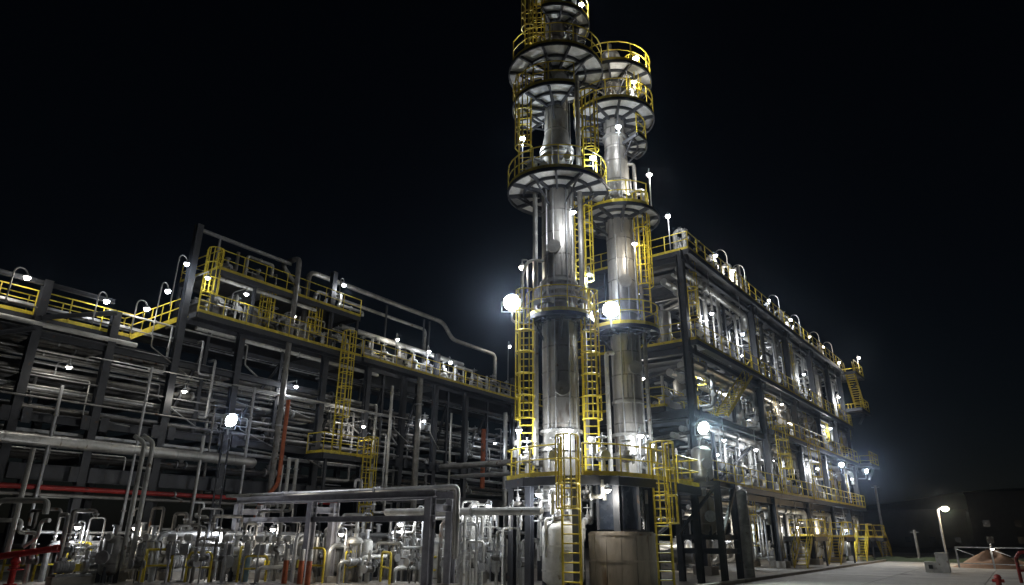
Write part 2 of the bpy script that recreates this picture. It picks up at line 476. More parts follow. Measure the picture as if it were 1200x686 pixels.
def vessel(p, r, h, label, mat='clad', cat='vessel', leg=0.6, name='vertical_vessel', group=None, n=20):
    x, y, z = p; t = thing(name, label, cat, p, group)
    prof = [(0, leg - r * .5)] + [(r * math.sin(a), leg - r * .5 * math.cos(a)) for a in (R(25), R(50), R(75), R(90))] 
    prof += [(r, leg + h)] + [(r * math.cos(a), leg + h + r * .5 * math.sin(a)) for a in (R(20), R(45), R(70))] + [(0, leg + h + r * .5)]
    sh = MB().lathe(prof, p, (0, 0, 1), n).build('shell', mat, t)
    for k in range(max(1, int(h / .8))):
        MB().lathe([(r * .95, -.03), (r * 1.025, -.03), (r * 1.025, .03), (r * .95, .03)], (x, y, z + leg + .25 + k * .8), (0, 0, 1), n).build('jacket_band', mat, sh)
    for k in range(4):
        a = PI / 4 + k * PI / 2; q = V((x + r * .85 * math.cos(a), y + r * .85 * math.sin(a), z))
        MB().bar(q, q + V((0, 0, leg + .15)), .12, .12).build('leg', 'steel', t)
    MB().lathe([(0, 0), (.09, 0), (.09, .3), (.15, .3), (.15, .36), (0, .36)], (x, y, z + leg + h + r * .48), (0, 0, 1), 10).build('top_nozzle', 'galv', t)
    d = V((-.8, -.6, 0)); MB().lathe([(0, 0), (.16, 0), (.16, .22), (.24, .22), (.24, .3), (0, .3)], V((x, y, z + leg + h * .45)) + d * r * .95, d, 12).build('manhole', 'galv', t)
    return t

def exchanger(p, ax, L, r, label, mat='clad', group=None, zc=None):
    """horizontal shell on two saddles, p = floor point under the middle, ax = direction of the axis"""
    p = V(p); d = V((ax[0], ax[1], 0)).normalized(); zc = zc or r + .45
    t = thing('heat_exchanger', label, 'heat exchanger', p, group)
    c = p + V((0, 0, zc))
    prof = [(0, -L / 2 - r * .35), (r * .6, -L / 2 - r * .28), (r, -L / 2), (r, L / 2 - .5), (r, L / 2 - .5), (r, L / 2), (0, L / 2)]
    sh = MB().lathe(prof, c, d, 18).build('shell', mat, t)
    for s in (-.5, -.17, .17): MB().lathe([(r * .95, -.03), (r * 1.03, -.03), (r * 1.03, .03), (r * .95, .03)], c + d * L * s * .8, d, 18).build('jacket_band', mat, sh)
    for q in (L / 2 - .55, L / 2 - .02, -L / 2): MB().lathe([(r * .9, -.05), (r * 1.16, -.05), (r * 1.16, .05), (r * .9, .05)], c + d * q, d, 18).build('flange', 'galv', t)
    s = V((-d.y, d.x, 0))
    for q in (-.3, .28):
        MB().bar(p + d * L * q, c + d * L * q - V((0, 0, r * .5)), r * 1.5, .14, up=d).build('saddle', 'steel', t)
    for q, k in ((-.32, 1), (.36, 1), (.1, -1)):
        MB().lathe([(0, 0), (r * .3, 0), (r * .3, r + .2), (r * .48, r + .2), (r * .48, r + .27), (0, r + .27)], c + d * L * q, (0, 0, k), 10).build('nozzle', 'galv', t)
    return t

# ---- lamps
rl = random.Random(17)
TINT = {'lamp': (.95, .97, 1.0), 'lamp_b': (.84, .92, 1.0), 'lamp_c': (1.0, .94, .84), 'lamp_d': (1.0, .9, .75)}
def pick_lamp(): return rl.choice(['lamp', 'lamp', 'lamp', 'lamp_b', 'lamp_c', 'lamp_c', 'lamp_d'])
def gooseneck(p, rz, label, h=2.3, watts=160, group='gooseneck lamps', arm=.55, r=.15):
    """p: foot on the deck, the head hangs over at p + arm"""
    p = V(p); t = thing('gooseneck_lamp', label, 'lamp', p, group); mt = pick_lamp(); h += rl.uniform(-.12, .12); rz += rl.uniform(-.3, .3)
    d = V((math.cos(rz), math.sin(rz), 0))
    path = [p, p + V((0, 0, h))] + [p + V((0, 0, h)) + d * arm * .5 * (1 - math.cos(a)) + V((0, 0, arm * .5 * math.sin(a))) for a in [PI * k / 8 for k in range(1, 9)]]
    MB().tube(path, .03, 6).build('pole', 'grey', t)
    e = path[-1]
    sh = MB().lathe([(.04, .09), (.08, .07), (.145, -.02), (.15, -.045), (.13, -.035), (.04, .05)], e, (0, 0, 1), 14).build('shade', 'grey', t)
    MB().lathe([(.001, -r * 1.5), (r * .6, -r * 1.35), (r, -r * .7), (r * .95, -.02), (r * .6, .02), (.001, .03)], e, (0, 0, 1), 12).build('globe', mt, t)
    light(t, e + V((0, 0, -r * 1.5 - .14)), int(watts * (.5 if mt == 'lamp_d' else 1)), TINT[mt])
    return t

def bracket_lamp(p, label, watts=120, mat='lamp', r=.14, col=(0.95, 0.97, 1.0), group='bulkhead lamps', drop=.35, foot=None):
    """lamp hanging from a short stem; p = centre of the globe"""
    p = V(p); t = thing('hanging_lamp', label, 'lamp', p, group)
    if mat == 'lamp': mat = pick_lamp(); col = TINT[mat]; watts = int(watts * (.55 if mat == 'lamp_d' else 1))
    MB().cyl(p + V((0, 0, .1)), p + V((0, 0, drop)), .025, 6).build('stem', 'galv', t)
    if foot is not None: MB().tube(fillet([foot, (foot[0], foot[1], p.z + drop), p + V((0, 0, drop))], .2), .03, 6).build('lamp_post', 'galv', t)
    MB().lathe([(.05, .16), (.09, .12), (.145, .04), (.15, .0), (.13, .01), (.05, .1)], p, (0, 0, 1), 12).build('shade', 'grey', t)
    MB().lathe([(.001, -r), (r * .7, -r * .72), (r, -.01), (r * .8, .06), (.001, .08)], p, (0, 0, 1), 12).build('globe', mat, t)
    light(t, p + V((0, 0, -r - .14)), watts, col)
    return t

def floodlight(p, aim, label, R0=.45, watts=1500, mat='flood', col=(.9, .95, 1.0), foot=None, spot=True):
    p = V(p); aim = V(aim).normalized(); t = thing('floodlight', label, 'floodlight', p, 'floodlights')
    MB().lathe([(0, -.45), (.16, -.44), (.2, -.3), (R0 * .9, -.05), (R0 * 1.06, 0), (R0 * 1.06, .05), (R0, .05)], p, aim, 20).build('housing', 'grey', t)
    MB().lathe([(.001, .1), (R0 * .5, .085), (R0 * .97, .02)], p, aim, 20).build('lens', mat, t)
    s = aim.cross(V((0, 0, 1))).normalized()
    b = p - V((0, 0, R0 + .25)) - aim * .15
    MB().tube([p + s * (R0 + .08) - aim * .1, p + s * (R0 + .08) - aim * .15 - V((0, 0, R0 + .12)), b + V((0, 0, .13)), p - s * (R0 + .08) - aim * .15 - V((0, 0, R0 + .12)), p - s * (R0 + .08) - aim * .1], .03, 6).build('yoke', 'galv', t)
    if foot is not None:
        MB().tube(fillet([b + V((0, 0, .14)), V((b.x, b.y, foot[2])), foot] if (V(foot) - V((b.x, b.y, foot[2]))).length > .1 else [b + V((0, 0, .14)), foot], .15), .05, 8).build('mounting_arm', 'galv', t)
    light(t, p + aim * .4, watts, col, radius=.25, aim=aim if spot else None, angle=150, blend=.9)
    return t

# ================================================================== LONG PIPE RACK
RY0, RY1 = 32.0, 38.0
rack = thing('pipe_rack', 'long dark steel pipe rack carrying rows of pipes and yellow railed walkways', 'pipe rack', (4, RY0, 0))
rack_cols = [(4.2, 11.9), (10.3, 11.9), (13.3, 11.3), (16.35, 17.0), (19.7, 12.0), (25.4, 17.3), (28.9, 12.1), (32.2, 12.1), (35.4, 14.2), (38.8, 12.1), (44.9, 14.2), (51, 12.1)]
for x, h in rack_cols:
    for y, hh in ((RY0, h), (RY1, min(h, 9.7))):
        c = MB().hbeam((x, y, 0), (x, y, hh), .34, .34, .035, up=V((0, 1, 0))).build('column', 'steel', rack)
        MB().box((x, y, .15), (.8, .8, .3)).build('footing', 'conc', c)
def seg_beams(xs, y, z, h, b=.25, mat='steel', part='beam'):
    for a, c in zip(xs, xs[1:]): MB().hbeam((a + .2, y, z), (c - .2, y, z), b, h, .03).build(part, mat, rack)
cx = [x for x, h in rack_cols]
seg_beams(cx, RY0, 4.0, .62); seg_beams(cx, RY0, 6.15, .36); seg_beams(cx[:6], RY0, 9.9 - .35, .3)
seg_beams(cx, RY1, 6.15, .36); seg_beams(cx, RY1, 9.5, .36)
for x in cx:
    for z in (4.6, 6.15, 7.7, 9.2):
        MB().hbeam((x, RY0 + .22, z), (x, RY1 - .22, z), .22, .28, .025).build('cross_beam', 'steel', rack)
# transom at the top of the tall bay
MB().hbeam((16.4, RY0, 16.75), (22.2, RY0, 16.75), .16, .16, .02).build('top_beam', 'grey', rack)
MB().bar((17.6, RY0, 14.7), (17.6, RY0, 16.7), .09).build('hanger_post', 'grey', rack)
for a, b in (((10.3, RY0 - .26, 10.2), (13.2, RY0 - .26, 11.2)), ((4.2, RY0 - .26, 7.2), (10.2, RY0 - .26, 9.7)), ((28.9, RY1 - .2, 6.5), (32, RY1 - .2, 9.2)), ((38.8, RY1 - .2, 6.5), (44.7, RY1 - .2, 9.2))):
    MB().hbeam(a, b, .2, .2, .025).build('brace', 'steel', rack)

def deck(parent, x0, x1, y0, y1, z, edge='steel', rails=('y0',), step=1.5, dirx=True, S=lambda x, y, z: V((x, y, z)), gaps=None):
    rz = 0
    d = MB(); p, q = S(x0, y0, z - .16), S(x1, y0, z - .16)
    d.bar(p, q, .12, .28); dk = d.build('deck', edge, parent)
    for a, b in ((S(x0, y1, z - .16), S(x1, y1, z - .16)), (S(x0, y0, z - .16), S(x0, y1, z - .16)), (S(x1, y0, z - .16), S(x1, y1, z - .16))):
        MB().bar(a, b, .12, .28).build('edge_beam', edge, dk)
    n = max(1, round((x1 - x0) / step))
    for i in range(n):
        a = x0 + (x1 - x0) * i / n + .02; b = x0 + (x1 - x0) * (i + 1) / n - .02
        mb = MB(); vs = [S(u, w, h) for h in (z - .03, z) for u, w in ((a, y0 + .07), (b, y0 + .07), (b, y1 - .07), (a, y1 - .07))]
        mb.add(vs, [(0, 3, 2, 1), (4, 5, 6, 7), (0, 1, 5, 4), (1, 2, 6, 5), (2, 3, 7, 6), (3, 0, 4, 7)]).build('floor_plate', 'grating' if random.random() < .8 else 'galv', dk)
    E = {'y0': (S(x0, y0, z), S(x1, y0, z)), 'y1': (S(x0, y1, z), S(x1, y1, z)), 'x0': (S(x0, y0, z), S(x0, y1, z)), 'x1': (S(x1, y0, z), S(x1, y1, z))}
    for r in rails: railing(E[r], parent)
    return dk

deck(rack, 2.0, 14.2, RY0 + .28, RY0 + 1.2, 10.35, rails=('y0', 'y1'))
MB().hbeam((2, RY0, 11.75), (13.1, RY0, 11.75), .16, .2, .02).build('top_beam', 'steel', rack)
deck(rack, 16.6, 27.4, RY0 - .9, RY0 - .24, 12.1, rails=('y0',))
deck(rack, 17.4, 27.2, RY0 - .7, RY0 + 3.0, 14.7, rails=('y0', 'x0', 'y1'))
deck(rack, 27.6, 52, RY0 - .9, RY0 - .24, 12.15, rails=('y0',))
deck(rack, 16.6, 52, RY0 + .24, RY1 - .24, 12.0, rails=(), step=3)
deck(rack, 2.0, 16.2, RY0 + 1.4, RY1 - .24, 10.2, rails=(), step=3)
for x in (17.4, 19.7, 22.4, 25.1, 27.1):
    MB().bar((x, RY0 - .6, 12.1), (x, RY0 - .6, 14.42), .14).build('deck_post', 'steel', rack)
    MB().bar((x, RY0 + 2.9, 12.1), (x, RY0 + 2.9, 14.42), .14).build('deck_post', 'steel', rack)
stair((14.2, RY0 + .75, 10.35), (16.7, RY0 + .75, 12.1), 'short yellow stair between the two walkway levels of the pipe rack')

# rest platform with its two ladders
deck(rack, 24.4, 28.1, RY0 - 1.9, RY0 - .5, 5.95, rails=('y0', 'x0', 'x1'), step=.9)
for x in (24.8, 27.8): MB().bar((x, RY0 - 1.7, 0), (x, RY0 - 1.7, 5.7), .14).build('deck_post', 'steel', rack)
ladder((25.9, RY0 - 1.15, 5.95), 12.15, R(-95), 'long yellow caged ladder climbing the pipe rack from its railed rest platform', cage_from=2.2)
ladder((27.5, RY0 - 2.05, 0), 5.95, R(-95), 'yellow ladder rising from the yard to the rack rest platform', cage=True, cage_from=2.4, ext=1.1)

# pipes on the rack
tiers = [('lowest', 4.75, [(.11, 32.6, 'clad_d'), (.16, 33.3, 'grey'), (.13, 34.2, 'clad'), (.2, 35.2, 'clad_d')]),
         ('second', 6.52, [(.13, 32.5, 'clad'), (.17, 33.1, 'clad_d'), (.1, 33.7, 'galv'), (.2, 34.5, 'clad'), (.14, 35.4, 'grey'), (.12, 36.3, 'clad')]),
         ('third', 7.3, [(.1, 32.35, 'galv'), (.08, 32.8, 'clad'), (.12, 33.5, 'clad'), (.09, 34.4, 'clad_d')]),
         ('fourth', 8.05, [(.14, 32.45, 'clad'), (.1, 33.0, 'clad_d'), (.17, 33.7, 'clad'), (.13, 34.6, 'grey'), (.2, 35.6, 'clad')]),
         ('fifth', 8.75, [(.09, 32.4, 'clad'), (.11, 33.0, 'galv'), (.08, 33.9, 'clad')]),
         ('top', 9.52, [(.15, 32.55, 'clad'), (.12, 33.3, 'clad'), (.18, 34.2, 'clad_d'), (.12, 35.3, 'clad')])]
for tn, z, ps in tiers:
    for k, (r, y, mt) in enumerate(ps):
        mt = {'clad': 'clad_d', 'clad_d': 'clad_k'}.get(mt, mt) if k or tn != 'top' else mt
        x1 = random.choice([56, 56, 50, 43, 54]); x0 = random.choice([1.5, 1.5, 1.5, 3])
        fl = [(0, random.uniform(.05, .95)) for _ in range(4)]
        w = 'slim' if r < .12 else 'medium' if r < .16 else 'wide'
        c = {'clad': 'bright metal clad', 'clad_d': 'dull metal clad', 'clad_k': 'grimy metal clad', 'grey': 'grey painted', 'galv': 'galvanised'}[mt]
        r *= .72; z2 = z + r
        path = [(x0, y, z2), (x1, y, z2)]
        if random.random() < .45:
            xd = random.uniform(18, 40); path = [(x0, y, z2), (xd, y, z2), (xd, y, z2 + .5), (x1, y, z2 + .5)] if random.random() < .5 else [(x0, y, z2), (xd, y, z2), (xd, 32.3, z2), (xd, 32.3, 2.4)]
        pipe(path, r, '%s %s pipe, %s from the front on the %s tier of the rack' % (w, c, ORD[k + 1], tn), mt, group='pipes on the rack', name='rack_pipe', flanges=fl, bands=1.6 if mt.startswith('clad') and r > .12 else 0)
pipe([(1.5, 31.55, 5.2), (21.4, 31.55, 5.2), (21.4, 33, 5.2)], .24, 'thick bright lagged pipe along the front of the rack above the red line', 'clad', bands=1.0, n=14)
pipe([(1.5, 31.62, 3.4), (27, 31.62, 3.4)], .1, 'red fire water pipe along the foot of the pipe rack', 'red', flanges=[(0, .3), (0, .62)])
pipe([(1.5, 31.6, 3.12), (24, 31.6, 3.12)], .07, 'slim pale pipe just under the red fire water pipe', 'clad_d')
pipe([(2, 31.9, 9.95), (14.4, 31.9, 9.95)], .11, 'pale pipe slung right under the lower rack walkway', 'pale')
pipe([(17.3, 32.3, 11.6), (30, 32.3, 11.6)], .12, 'pale pipe under the higher rack walkway', 'pale', flanges=[(0, .5)])
pipe([(17.6, 31.6, 14.3), (24, 31.6, 14.3)], .1, 'white pipe under the upper deck of the rack', 'pale')
pipe([(3, 31.7, 7.0), (9.5, 31.7, 7.0)], .12, 'dark green pipe at the dim end of the rack', 'green')
# arch pipes over the deck
pipe([(24.4, 33.2, 12.4), (24.4, 33.2, 17.3), (37.2, 33.2, 17.3), (38.4, 33.2, 16.2), (44, 33.2, 16.2), (44, 33.2, 12.3)], .16, 'highest lagged pipe arching over the rack deck', 'clad_d', bands=1.5)
pipe([(25.6, 33.9, 12.4), (25.6, 33.9, 16.5), (36.0, 33.9, 16.5), (36.0, 33.9, 12.3)], .12, 'thinner pipe arching just below the highest rack pipe', 'clad_d')
pipe([(26.8, 32.6, 14.2), (39, 32.6, 14.2)], .18, 'thick lagged pipe lying above the rack walkway railing', 'clad', bands=1.3)
for x in (31.5, 35.4, 36.0): MB().bar((x, 33.5, 12.1), (x, 33.5, 17.1), .1).build('pipe_stanchion', 'steel', rack)
pipe([(23.6, 33, 15.8), (22.2, 33, 17.0), (22.2, 31.25, 17.0), (22.2, 31.25, 3.0)], .15, 'tall grey riser hooked over the upper rack deck and dropping to the yard', 'clad_d', flanges=[(2, .3), (2, .7)], bend=.45)
pipe([(22.45, 31.0, 8.6), (22.45, 31.0, 4.2), (21.3, 30.8, 3.0), (21.2, 30.8, 2.3)], .11, 'orange pipe dropping beside the tall grey riser', 'orange', bend=.3)
pipe([(40.2, 31.3, 9.3), (40.2, 31.3, 5.0)], .17, 'short upright orange pipe on the rack face', 'orange')
for k, (x, z0, z1, r, mt) in enumerate([(23.3, 2.9, 5.6, .1, 'pale'), (23.8, 2.9, 5.6, .1, 'pale'), (22.9, 2.9, 5.2, .07, 'galv'), (30.6, 3, 10.9, .1, 'clad'), (33.2, 2.4, 12, .2, 'clad_d'), (36.6, 3, 10, .08, 'clad'), (43.2, 3.5, 11, .18, 'clad'), (47, 3, 11, .12, 'clad_d'), (11.6, 1.2, 7.5, .07, 'galv'), (15.1, 1.0, 9, .06, 'galv'), (18.2, 1.0, 6.2, .08, 'clad'), (20.6, 1.0, 9, .07, 'galv')]):
    pipe([(x, 31.45, z1), (x, 31.45, z0), (x, 33.0, z0)], r, 'upright %s pipe on the front face of the rack' % {'pale': 'white', 'galv': 'thin galvanised', 'clad': 'bright lagged', 'clad_d': 'dull lagged'}[mt], mt, group='risers on the rack face', name='riser_pipe', flanges=[(0, .2), (0, .8)])

for k in range(18):
    x0 = random.uniform(1.5, 24); x1 = x0 + random.uniform(7, 24); y = random.uniform(31.75, 32.3); z = random.choice([4.9, 5.6, 6.65, 7.0, 7.5, 7.9, 8.4, 8.7, 9.0, 9.8, 10.7, 11.3]) + random.uniform(-.1, .1); mt = random.choice(['clad_d', 'galv', 'grey', 'clad'])
    pipe([(x0, y + .8, z), (x0, y, z), (x1, y, z), (x1, y, z - random.uniform(.4, 1.6)), (x1 + random.uniform(.6, 3), y, z - 1.7)], random.choice([.03, .04, .05]), 'thin %s line strung along the rack face' % {'clad': 'bright metal', 'clad_d': 'dull metal', 'galv': 'galvanised', 'grey': 'grey'}[mt], mt, name='rack_tubing', group='thin lines on the rack', flanges=[(1, .3), (1, .7)], bend=.12)
for a, b in zip(cx[3:], cx[4:]):
    xm = (a + b) / 2
    MB().hbeam((xm, RY0 + .3, 6.4), (xm, RY0 + .3, 11.7), .18, .18, .02, up=V((0, 1, 0))).build('secondary_post', 'steel', rack)
    MB().hbeam((a + .2, RY0 + .3, 10.9), (b - .2, RY0 + .3, 10.9), .16, .2, .02).build('secondary_beam', 'steel', rack)
    MB().hbeam((a + .2, RY0 + .35, 6.4), (xm, RY0 + .35, 10.8), .14, .14, .02).build('brace', 'steel', rack)
for x in cx:
    for z in (4.0, 6.15):
        for s_ in (-1, 1): MB().box((x + s_ * .38, RY0 - .24, z), (.34, .03, .6)).build('gusset', 'steel', rack)
for k in range(40):
    x = random.uniform(5, 50); y = random.choice([31.75, 32.2, 32.9, 33.6]); z1 = random.uniform(5.5, 11.4); L = random.uniform(1.2, 4.2); mt = random.choice(['clad_d', 'galv', 'clad', 'grey'])
    dx = random.uniform(-2.2, 2.2)
    pipe([(x, y + .6, z1), (x, y, z1), (x, y, z1 - L), (x + dx, y, z1 - L)], random.choice([.04, .055, .07]), '%s branch pipe stepping down the rack face' % {'clad': 'bright metal', 'clad_d': 'dull metal', 'galv': 'galvanised', 'grey': 'grey'}[mt], mt, name='branch_pipe', group='branch pipes on the rack', flanges=[(1, .5)], bend=.15)
for k, (z, y) in enumerate([(5.65, 32.5), (6.9, 34.0), (10.9, 32.9)]):
    t = thing('cable_tray', ['lowest', 'middle', 'highest'][k] + ' ladder type cable tray along the rack', 'cable tray', (2, y, z), 'cable trays')
    for w in (-.25, .25): MB().bar((2, y + w, z), (52, y + w, z), .03, .11).build('side_rail', 'galv', t)
    me = MB().box((0, 0, 0), (.06, .48, .03)).mesh('tray_rung', 'galv')
    for q in range(50): inst('tray_rung', me, (2.5 + q, y, z - .02), t)
    for q in range(3): MB().tube([(2, y - .13 + .13 * q, z + .03), (52, y - .13 + .13 * q, z + .03)], .035, 6).build('cable', 'black', t)
for k in range(22):
    x = random.uniform(17, 42); vy, z = random.choice([(32.6, 4.83), (32.5, 6.61), (32.35, 7.37), (32.45, 8.15), (32.4, 8.81), (32.55, 9.63)])
    VALVE.put((x, vy, z), 0, 'hand wheel valve on the pipes in the rack face', 'valves on the rack face', random.uniform(.8, 1.3)) if k < 20 else None
ladder((17.3, RY0 - .1, 12.1), 14.7, R(-95), 'short yellow ladder up to the upper rack deck beside the tallest column', cage_from=1.2)
rd = random.Random(21)
for k in range(48):
    hi = k % 3 == 0; x = rd.uniform(17.6, 27) if k % 2 else rd.uniform(28, 50); zd = 14.7 if (hi and x < 27) else 12.1; y = rd.uniform(31.9, 33.0); mt = rd.choice(['clad', 'galv', 'clad_d', 'pale', 'clad'])
    wp = [V((x, y, zd)), V((x, y, zd + rd.uniform(.5, 1.9)))]
    for st in range(rd.choice([1, 1, 2])):
        e = wp[-1] + V(rd.choice([(rd.uniform(.5, 2.2), 0, 0), (-rd.uniform(.5, 1.5), 0, 0), (0, rd.uniform(.3, .9), 0)])); wp += [e, V((e.x, e.y, zd + rd.uniform(.1, 1.7)))]
    pipe(wp, rd.choice([.035, .05, .07, .09]), '%s crooked pipe on the %s' % ({'clad': 'bright metal', 'galv': 'galvanised', 'clad_d': 'dull metal', 'pale': 'white'}[mt], 'upper rack deck' if zd > 14 else 'rack deck under the upper deck' if x < 27.2 else 'long rack deck'), mt, name='deck_pipe', group='crooked pipes on the rack decks', flanges=[(0, .5), (1, .5)], bend=.12)
for x in (21.2, 24.6): ladder((x, RY0 + .6, 12.1), 14.7, R(-95), 'short yellow caged ladder under the upper rack deck', cage_from=1.0, ext=.3)
for x0, x1 in ((28.2, 31.0), (33, 36), (39, 43)): railing([(x0, RY0 + .9, 12.15), (x1, RY0 + .9, 12.15)], rack, toe=False)
# equipment on the rack decks
rg = 'equipment on the rack deck'
for k, (x, y, r, h, mt) in enumerate([(18.9, 33.2, .35, .7, 'pale'), (21.0, 33.4, .4, .7, 'clad'), (23.6, 33.2, .3, .8, 'pale'), (26.0, 33.0, .3, .7, 'clad')]):
    vessel((x, y, 14.7), r, h, '%s upright drum on the upper rack deck' % ('white' if mt == 'pale' else 'metal clad'), mt, leg=.35, group=rg)
for k, x in enumerate([18.4, 20.6, 22.8, 24.2]):
    exchanger((x, 34.0, 12.1), (0, 1), 2.6, .55, 'round ended exchanger lying under the upper rack deck', 'clad_d', group=rg)
for x in [29.6, 31.0, 32.4, 33.9, 35.2, 37.2, 38.4, 41.5, 43.2, 46, 48]:
    if random.random() < .45: vessel((x, 32.9, 12.15), .3, random.uniform(.5, 1.0), 'small upright drum on the long rack deck', random.choice(['pale', 'clad']), leg=.35, group=rg)
    else: exchanger((x, 33.4, 12.15), (1, 0), 1.5, .3, 'small horizontal drum on the long rack deck', random.choice(['pale', 'clad']), group=rg)
for x in [17.8, 19.3, 21.6, 22.5, 24.8, 26.3, 28.4, 30.3, 31.8, 33.1, 34.6, 36.3, 37.8, 40, 42.4, 44.3]:
    z = 12.9 if x < 27 else 12.95
    VALVE.put((x, 32.2, z + .2), random.choice([0, PI / 2]), 'hand wheel valve by the railing of the rack deck', 'valves on the rack deck', random.uniform(.8, 1.15))
    pipe([(x - .9, 32.2, z + .2), (x + .9, 32.2, z + .2), (x + .9, 32.2, z - .7)], .07, 'short pipe holding a valve on the rack deck', 'clad', group='valve piping on the rack deck')

# lamps on the rack
for x, z, dz, lab in [(9.13, 11.58, 10.35, 'lamp over the dim end of the lower rack walkway'), (12.44, 11.54, 10.35, 'lamp above the lower rack walkway beside the slanted brace'), (14.12, 11.57, 10.35, 'bright lamp at the foot of the short rack stair'),
                      (15.07, 12.84, 10.35, 'lamp halfway up the short rack stair'), (15.64, 14.48, 12.1, 'lamp on a tall bent pole beside the tallest rack column'), (25.77, 16.41, 14.7, 'lamp at the end of the upper rack deck'),
                      (30.89, 14.13, 12.15, 'lamp above the small drums of the long rack deck'), (33.97, 14.05, 12.15, 'lamp beside the pipe stanchion on the long rack deck'), (36.32, 13.74, 12.15, 'lamp past the pipe stanchion on the long rack deck'), (43.7, 16.5, 12.15, 'high lamp at the far end of the rack')]:
    gooseneck((x - .3, 31.4, dz), R(20), lab, h=max(.8, z - dz + .15), watts=75 if x > 16 else 28, r=.12)
for x, y, z, lab in [(16.75, 31.0, 13.9, 'lamp under the upper rack deck beside the tallest column'), (22.34, 31.3, 13.4, 'lamp beside the tall riser under the upper rack deck'), (22.98, 31.2, 9.45, 'lamp among the rack pipes beside the tall riser'), (16.7, 31.2, 8.1, 'small lamp among the rack pipes by the tallest column'), (27.9, 30.9, 7.86, 'lamp above the rack rest platform'),
                     (19.0, 31.0, 13.7, 'lamp among the drums under the upper rack deck'), (33.5, 31.2, 9.0, 'lamp among the rack pipes past the long ladder'), (41.5, 31.2, 8.4, 'lamp among the rack pipes near the orange upright'), (47, 31.2, 9.6, 'lamp at the far end of the rack pipes'), (11.5, 31.0, 8.2, 'small lamp among the rack pipes at the dim end')]:
    bracket_lamp((x, y, z), lab, watts=55 if x > 20 else 22, r=.1, foot=(x, 32.3, z - .2))

# ================================================================== TALL PROCESS STRUCTURE
SA = R(2.0)
def S(u, v, z): return V((35 + u * math.cos(SA) + v * math.sin(SA), 13 - u * math.sin(SA) + v * math.cos(SA), z))
us = [0, 12, 20, 27, 33, 38]
vs_ = [0, 4.8, 9.5]
LV = [4.5, 8.6, 12.1, 17.6]
proc = thing('process_structure', 'tall open steel process structure with four railed decks full of equipment', 'steel structure', S(0, 0, 0))
for i, u in enumerate(us):
    for j, v in enumerate(vs_):
        c = MB().hbeam(S(u, v, 0), S(u, v, 17.3), .4, .4, .04, up=V((0, 1, 0))).build('column', 'steel', proc)
        MB().box(S(u, v, .2), (.95, .95, .4), -SA).build('footing', 'conc', c)
for z in LV:
    for j, v in enumerate(vs_):
        for a, b in zip(us, us[1:]): MB().hbeam(S(a + .2, v, z - .47), S(b - .26, v, z - .47), .22, .36, .025).build('beam', 'steel', proc)
    for u in us:
        for a, b in zip(vs_, vs_[1:]): MB().hbeam(S(u, a + .26, z - .5), S(u, b - .26, z - .5), .25, .42, .03).build('cross_beam', 'steel', proc)
    # intermediate joists
    for a, b in zip(us, us[1:]):
        n = int((b - a) / 2)
        for k in range(1, n):
            u = a + (b - a) * k / n; MB().hbeam(S(u, .2, z - .36), S(u, 9.3, z - .36), .14, .22, .02).build('joist', 'steel', proc)
for z in LV:
    for a, b in zip(us, us[1:]):
        deck(proc, a + .02, b - .02, 1.6 if (a == 0 and z == 8.6) else -.55, 9.6, z, rails=('y0',) + (('x0',) if a == 0 else ()) + (('x1',) if b == 38 else ()), step=2.4, S=S)
for (u0, u1, z0, z1, v) in [(0, 12, 12.4, 16.8, 9.5), (12, 20, 4.9, 8, 9.5), (20, 27, 8.9, 11.5, 9.5), (27, 33, .3, 4, 9.5), (0, 12, .4, 4.0, 4.8), (12, 20, 12.4, 16.9, 9.5)]:
    MB().hbeam(S(u0 + .2, v + .3, z0), S(u1 - .2, v + .3, z1), .22, .22, .025).build('brace', 'steel', proc)
LZ = [0] + LV
for a, b in zip(us, us[1:]):
    m = 3 if b - a > 10 else 2
    for k in range(1, m):
        u = a + (b - a) * k / m
        for q in range(4):
            if (k + q + int(a)) % 3 == 0: continue
            MB().hbeam(S(u, .55, LZ[q] + .02), S(u, .55, LZ[q + 1] - .78), .2, .2, .02, up=V((0, 1, 0))).build('secondary_post', 'steel', proc)
            if (q + int(a)) % 2: MB().hbeam(S(u, .6, LZ[q] + .3), S(b - .3, .6, LZ[q + 1] - .85), .16, .16, .02).build('brace', 'steel', proc)
            MB().hbeam(S(u, .8, (LZ[q] + LZ[q + 1]) / 2 + .4), S(b - .3, .8, (LZ[q] + LZ[q + 1]) / 2 + .4), .14, .16, .02).build('secondary_beam', 'steel', proc)
for u in us:
    for z in LV:
        for s_ in (-1, 1): MB().box(S(u + s_ * .42, -.3, z - .5), (.34, .03, .62), -SA).build('gusset', 'steel', proc)
# end balconies reaching out past the last column
for z in (17.6, 13.9, 8.6):
    deck(proc, 38.1, 42.0, -1.6, 1.6, z, rails=('y0', 'y1', 'x1'), step=1.3, S=S)
    for w in (-1.2, 1.2): MB().bar(S(38.2, w, z - 1.6), S(41.2, w, z - .32), .16).build('balcony_strut', 'steel', proc)
stair(S(41.6, -.9, 13.9), S(38.9, -.9, 17.6), 'yellow stair between the two outermost balconies of the tall structure')
stair(S(38.7, .6, 8.6), S(41.6, .6, 13.9), 'yellow stair climbing below the outermost balconies')

